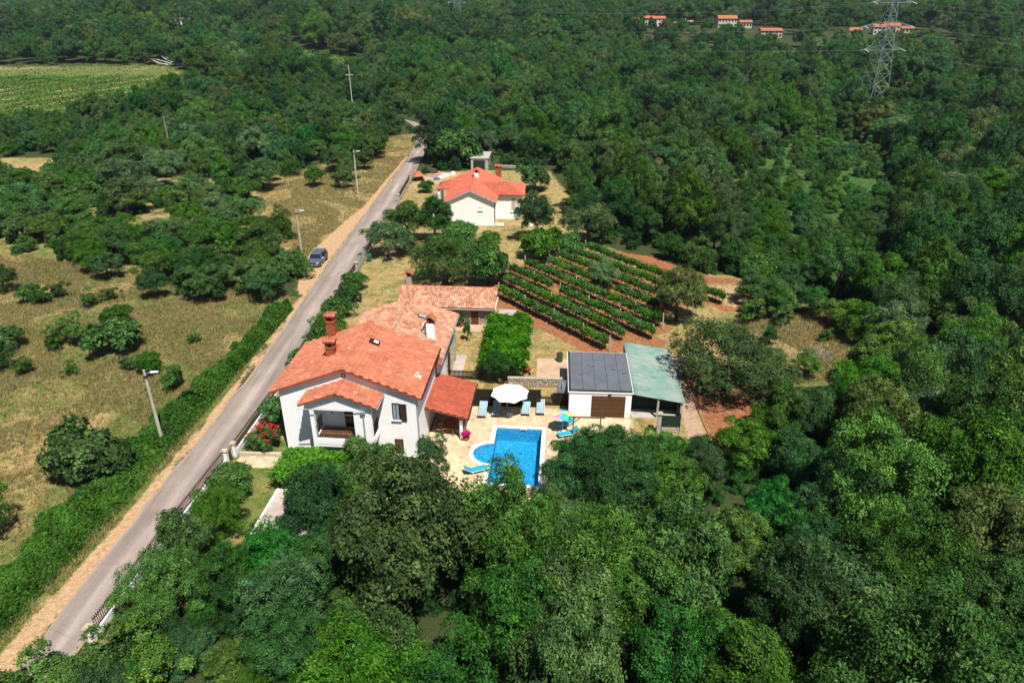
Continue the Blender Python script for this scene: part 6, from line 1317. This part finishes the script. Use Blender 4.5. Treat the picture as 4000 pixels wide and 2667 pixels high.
FP_ = forest_points(17); lw_ = pip(FP_[:, 0], FP_[:, 1], LEFTW); FP_ = FP_[~lw_ | (np.random.default_rng(3).random(len(FP_)) < .74)]
g = np.random.default_rng(99)
# crown radius: taller wood right and front, lower scrubby wood on the left
rad = 2.75 * FP_[:, 2]; left = (FP_[:, 0] < -24) & (FP_[:, 1] < 240); rad = np.where(left, rad * .95, rad)
rad = np.where((FP_[:, 1] < 60) & (FP_[:, 0] > -24), rad * 1.12, rad); rad = np.where((FP_[:, 1] > 39) & (FP_[:, 1] < 50) & (FP_[:, 0] < 18), rad * .78, rad); rad = np.where((FP_[:, 0] < -6) & (FP_[:, 1] > 24) & (FP_[:, 1] < 38) & (FP_[:, 0] > -25), np.minimum(rad * .85, 2.7), rad); rad = np.where((FP_[:, 0] > -6) & (FP_[:, 0] < 22) & (FP_[:, 1] > 32) & (FP_[:, 1] < 46), np.minimum(rad, 2.35), rad)
big = np.sin(FP_[:, 0] * .045 + 1.3) * np.sin(FP_[:, 1] * .05 + FP_[:, 0] * .012) + g.normal(0, .45, len(FP_))
names = ['dark', 'ash', 'ash', 'oak', 'oak', 'light', 'ash', 'light', 'oak', 'grey', 'olive']; q = np.clip(((big + 1.2) / 2.4 * 9).astype(int), 0, 8); rnd = g.integers(0, 11, len(FP_)); q = np.where(g.random(len(FP_)) < .45, rnd, q)
q = np.where(pip(FP_[:, 0], FP_[:, 1], LEFTW), g.choice([4, 5, 8, 9, 2, 3, 7], len(FP_)), q)
zt = terrain(FP_[:, 0], FP_[:, 1])
cp_, sp_ = math.cos(R(26.457)), math.sin(R(26.457))
def proj(X, Y, Z):
    zz = Z - CAM_H; w = Y * cp_ - zz * sp_; return .5 + .6875 * X / w, .5 - .6875 * 1.5 * (Y * sp_ + zz * cp_) / w, w
sxp, syp, wdp = proj(FP_[:, 0], FP_[:, 1], zt + rad * 1.4)
mar = rad / wdp * .6875
inview = (sxp > -mar * .6) & (sxp < 1 + mar * .6) & (syp < 1 + 1.5 * mar * .8) & (syp > -.2)
fr_ = (FP_[:, 0] < -90) & (FP_[:, 1] > 135) & (FP_[:, 1] < 216); rad = np.where(fr_, rad * .6, rad)
vil = (FP_[:, 1] > 370) & (FP_[:, 1] < 520) & (FP_[:, 0] > 60) & (FP_[:, 0] < 290); rad = np.where(vil, rad * .66, rad)
size = np.where(inview, rad / wdp, 0); order = np.argsort(-size); indiv = set(order[:292].tolist())
def zone(x, y, sx, sy):
    if y < 34 and x < -12: return 'at the lower left beside the street wall'
    if y < 42 and x < 0: return 'in the near wood below the villa'
    if y < 40 and x < 14: return 'in the near wood below the pool'
    if y < 46 and x < 30: return 'in the near wood right of the pool'
    if y < 60: return 'in the dark lower right wood'
    if x < -24 and y < 95: return 'in the thicket left of the car'
    if x < -24 and y < 140: return 'in the left wood beyond the dry field'
    if x < -24: return 'in the left wood before the vine field'
    if x > 28 and y < 95: return 'in the wood beyond the brush pile'
    if x > 10 and y < 130: return 'in the wood behind the vineyard'
    return 'in the wood behind the bungalow'
pts = []; ids = []; CR = []
for i in range(len(FP_)):
    x, y = FP_[i, :2]
    if i in indiv:
        k_ = names[q[i]]; zn = zone(x, y, sxp[i], syp[i]); sz = 'tall ' if FP_[i, 2] > 1.12 else ('small ' if FP_[i, 2] < .88 else '')
        tree(k_, x, y, rad[i], '%s%s %s' % (sz, KINDS[k_]['w'], zn), 'trees %s' % zn, hz=(random.uniform(.9, 1.05) if (x < -6 and y < 38) or (x < 22 and 32 < y < 46) else random.uniform(.95, 1.5)) if not left[i] else random.uniform(.72, .92))
rest = np.array([i for i in range(len(FP_)) if i not in indiv and (-.42 < sxp[i] < 1.42) and syp[i] < 1.25])
# the rest of the wood: one mass
protos = {}
for o in COL.objects:
    if o.name.startswith('crown') and o.parent is not None and o.data.name not in protos: protos[o.data.name] = o
mesh_names = []; kind_slots = {}
for k_ in ('oak', 'ash', 'light', 'grey', 'dark', 'olive'):
    kind_slots[k_] = []
    for me in KINDS[k_]['m']:
        if me.name in protos: kind_slots[k_].append(len(mesh_names)); mesh_names.append(me.name)
P_ = np.stack([FP_[rest, 0], FP_[rest, 1], zt[rest] + rad[rest] * np.where(left[rest], .8, 1.15)], 1)
ux = []; 
for (ya, yb, sp2) in ((14, 130, 2.6), (130, 260, 3.6)):
    yy, = (np.arange(ya, yb, sp2),); 
    for y_ in yy:
        hw = .78 * y_ + 15; xs = np.arange(-hw, hw, sp2); ux.append(np.stack([xs + g.uniform(-.5, .5, len(xs)) * sp2, y_ + g.uniform(-.5, .5, len(xs)) * sp2, g.uniform(.8, 1.7, len(xs))], 1))
ux = np.concatenate(ux); badu = np.zeros(len(ux), bool)
ROADP = ROAD_L + ROAD_R[::-1]
for po, dm in ((FIELD, .3), (LAWN, .6), (VERGE, .3), (CLEAR, .3), (ROADP, 1.6), (VFIELD, 0.), (SMALLCLR, 0.), (LC1, 0.), (LC2, 0.), (LC3, 0.), (DIRT, .8), ([(-27, 78), (-26, 100), (-33, 100), (-30, 86)], 0), (STRIP, 1.0), (REDSOIL, .5)): badu |= pip(ux[:, 0], ux[:, 1], po) | (pdist(ux[:, 0], ux[:, 1], po) < dm)
ux = ux[~badu & (g.random(len(ux)) < np.where(pip(ux[:, 0], ux[:, 1], LEFTW), .45, .8))]; LP = pip(ux[:, 0], ux[:, 1], [(31, 92), (35, 114), (44, 140), (58, 162), (78, 192), (92, 192), (80, 152), (68, 125), (58, 102), (47, 83), (38, 83)]); ux[:, 2] *= np.where(LP, g.uniform(.7, 1.5, len(ux)), 1.0)
P_ = np.concatenate([P_, np.stack([ux[:, 0], ux[:, 1], ux[:, 2] * .45], 1)]); NU = len(ux)
wm = bpy.data.meshes.new('woodland'); wm.from_pydata(P_.tolist(), [], [])
ix = np.array([random.choice(kind_slots[names[q[i]]] or [0]) for i in rest] + [random.choice(kind_slots[random.choice(('light', 'light', 'ash') if LP[j_] else ('dark', 'ash', 'oak', 'dark'))]) for j_ in range(NU)], dtype=np.int32)
a = wm.attributes.new('idx', 'INT', 'POINT'); a.data.foreach_set('value', ix)
ra_ = np.concatenate([rad[rest], ux[:, 2]]); NT = len(ra_); sc3 = np.stack([ra_, ra_, ra_ * g.uniform(.8, 1.45, NT)], 1).astype(np.float32); a = wm.attributes.new('scl', 'FLOAT_VECTOR', 'POINT'); a.data.foreach_set('vector', sc3.ravel())
rt = np.stack([g.normal(0, .08, NT), g.normal(0, .08, NT), g.uniform(0, 6.28, NT)], 1).astype(np.float32); a = wm.attributes.new('rot', 'FLOAT_VECTOR', 'POINT'); a.data.foreach_set('vector', rt.ravel())
WL = ob('woodland', wm); tag(WL, 'unbroken green woodland stretching to the horizon', 'woodland', kind='stuff')
ng = bpy.data.node_groups.new('woodland', 'GeometryNodeTree'); ng.interface.new_socket('Geometry', in_out='INPUT', socket_type='NodeSocketGeometry'); ng.interface.new_socket('Geometry', in_out='OUTPUT', socket_type='NodeSocketGeometry')
gi = ng.nodes.new('NodeGroupInput'); go = ng.nodes.new('NodeGroupOutput'); iop = ng.nodes.new('GeometryNodeInstanceOnPoints'); g2i = ng.nodes.new('GeometryNodeJoinGeometry')
for nm in reversed(mesh_names):
    oi = ng.nodes.new('GeometryNodeObjectInfo'); oi.inputs['Object'].default_value = protos[nm]; oi.inputs['As Instance'].default_value = True; oi.transform_space = 'ORIGINAL'; ng.links.new(oi.outputs['Geometry'], g2i.inputs[0])
def named(nm, ty):
    n_ = ng.nodes.new('GeometryNodeInputNamedAttribute'); n_.data_type = ty; n_.inputs['Name'].default_value = nm; return n_.outputs['Attribute']
ng.links.new(gi.outputs[0], iop.inputs['Points']); ng.links.new(g2i.outputs[0], iop.inputs['Instance']); iop.inputs['Pick Instance'].default_value = True
ng.links.new(named('idx', 'INT'), iop.inputs['Instance Index']); ng.links.new(named('rot', 'FLOAT_VECTOR'), iop.inputs['Rotation']); ng.links.new(named('scl', 'FLOAT_VECTOR'), iop.inputs['Scale']); ng.links.new(iop.outputs[0], go.inputs[0])
mod = WL.modifiers.new('trees', 'NODES'); mod.node_group = ng
print('FOREST', len(FP_), len(rest), len(mesh_names))

# ---------------------------------------------------------------- grass
def grass(name, n, polys, hmin, hmax, mat, label, seed, holes=(), width=.02, den=None):
    g = np.random.default_rng(seed); out_ = []
    x0 = min(p[0] for po in polys for p in po); x1 = max(p[0] for po in polys for p in po); y0 = min(p[1] for po in polys for p in po); y1 = max(p[1] for po in polys for p in po)
    while sum(len(o_) for o_ in out_) < n:
        X = g.uniform(x0, x1, 40000); Y = g.uniform(y0, y1, 40000) ; m_ = np.zeros(40000, bool)
        for po in polys: m_ |= pip(X, Y, po)
        for po in holes: m_ &= ~pip(X, Y, po)
        m_ &= (X > -.75 * Y - 12) & (g.random(40000) < np.clip((90 / np.maximum(Y, 20)) ** 1.2, 0, 1) * (.35 + .65 * (np.sin(X * .35 + 2 * np.sin(Y * .2)) * np.sin(Y * .3 + np.cos(X * .25)) > -.2)))
        out_.append(np.stack([X[m_], Y[m_]], 1))
    P = np.concatenate(out_)[:n]; k = 4; m_ = len(P) * k
    B = np.repeat(P, k, 0) + g.normal(0, .10, (m_, 2)); hgt = g.uniform(hmin, hmax, m_); a = g.uniform(0, 6.28, m_); ln = g.normal(0, .5, (m_, 2)) * hgt[:, None]; w = width * g.uniform(.6, 1.6, m_)
    ca_, sa_ = np.cos(a) * w, np.sin(a) * w
    V = np.stack([np.stack([B[:, 0] - ca_, B[:, 1] - sa_, np.zeros(m_)], 1), np.stack([B[:, 0] + ca_, B[:, 1] + sa_, np.zeros(m_)], 1), np.stack([B[:, 0] + ln[:, 0], B[:, 1] + ln[:, 1], hgt], 1)], 1).reshape(-1, 3)
    o = ob(name, fastmesh(name, V, np.arange(m_ * 3).reshape(m_, 3), mat, g.random(m_))); tag(o, label, 'grass', kind='stuff')
HOUSES = [[uvw(-.2, -1)[:2], uvw(12, -1)[:2], uvw(12, 18)[:2], uvw(-.2, 18)[:2]], [pw(-8, -5.8)[:2], pw(10.2, -5.8)[:2], pw(10.2, 7.7)[:2], pw(-8, 7.7)[:2]], [(4.9, 54), (15.4, 53), (15.8, 65), (5.3, 62)], [(2.3, 61), (5.8, 61), (5.9, 65.4), (2.4, 65.4)], [(-13, 73), (-1, 72), (-1, 77), (-13, 78)], [(-11, 112), (2, 112), (2.5, 123), (-4, 128), (-11, 128)], [(-22.7, 46.3), (-18, 46), (-18, 48), (-22.7, 48.2)], [(-17.3, 35.4), (-6, 34.5), (-6, 40), (-17, 40.6)]]
grass('dry_grass', 70000, [FIELD, VERGE, CLEAR], .12, .50, 'grass_dry', 'straw coloured dry grass of the field and verges', 1, [DIRT])
grass('green_weeds', 40000, [FIELD, VERGE, CLEAR], .10, .40, 'grass_green', 'green weeds scattered through the dry field', 2, [DIRT])
grass('lawn_grass', 20000, [LAWN], .05, .14, 'grass_dry', 'short dry lawn grass in the gardens', 3, HOUSES)
grass('lawn_weeds', 14000, [LAWN], .05, .15, 'grass_green', 'short green lawn tufts in the gardens', 4, HOUSES)
# rows of the far left vine field
g = np.random.default_rng(12); n = 45000; Pc = []
while len(Pc) < n:
    X = g.uniform(-300, -112, 4000); Y = g.uniform(214, 374, 4000); m_ = pip(X, Y, VFIELD); f_ = ((X * .95 - Y * .315) / 13.0) % 1
    m_ &= ((f_ < .27) | (f_ > .73) | (g.random(4000) < .10)) & (Y < 335) | (g.random(4000) < .10); Pc += list(zip(X[m_], Y[m_]))
Pc = np.array(Pc[:n]); P_ = np.stack([Pc[:, 0], Pc[:, 1], terrain(Pc[:, 0], Pc[:, 1]) + g.uniform(.1, 1.0, n)], 1)
tag(ob('far_vines', leaves('far_vines', P_, .34, 'leaf_vine', g, clumpf=.2)), 'rows of low vines in the far left field', 'vines', kind='stuff')
n = 4000; X = g.uniform(-122, -58, n * 2); Y = g.uniform(300, 430, n * 2); m_ = pip(X, Y, VFIELD2); P_ = np.stack([X[m_], Y[m_], terrain(X[m_], Y[m_]) + g.uniform(.1, .9, m_.sum())], 1)
tag(ob('far_scrub', leaves('far_scrub', P_, .7, 'leaf_light', g, clumpf=.2)), 'bright low vines in the small far clearing', 'vines', kind='stuff')

# ---------------------------------------------------------------- look-alikes: say which one, counted from the left as seen from the road side
from collections import defaultdict
same = defaultdict(list)
for o in COL.objects:
    if o.parent is None and 'label' in o and o.get('kind') is None: same[o['label']].append(o)
for lab, os_ in same.items():
    if len(os_) > 1:
        os_.sort(key=lambda o: o.location.x / max(o.location.y, 1))
        for i_, o in enumerate(os_): o['label'] = lab + (', leftmost' if i_ == 0 else (', rightmost' if i_ == len(os_) - 1 else ', %s from left' % NTH[min(i_, 29)]))

# ---------------------------------------------------------------- summer haze
m, t, out = nt('haze'); pv = N(t, 'ShaderNodeVolumePrincipled'); pv.inputs['Color'].default_value = (0.62, 0.78, 1.0, 1); pv.inputs['Density'].default_value = 0.00007; pv.inputs['Anisotropy'].default_value = 0.1
L(t, pv.outputs[0], out.inputs['Volume'])
tag(MB().box(-5500, 5500, -500, 7500, -3, 75).build('haze', 'haze'), kind='stuff', label='thin bluish summer haze over the whole valley')
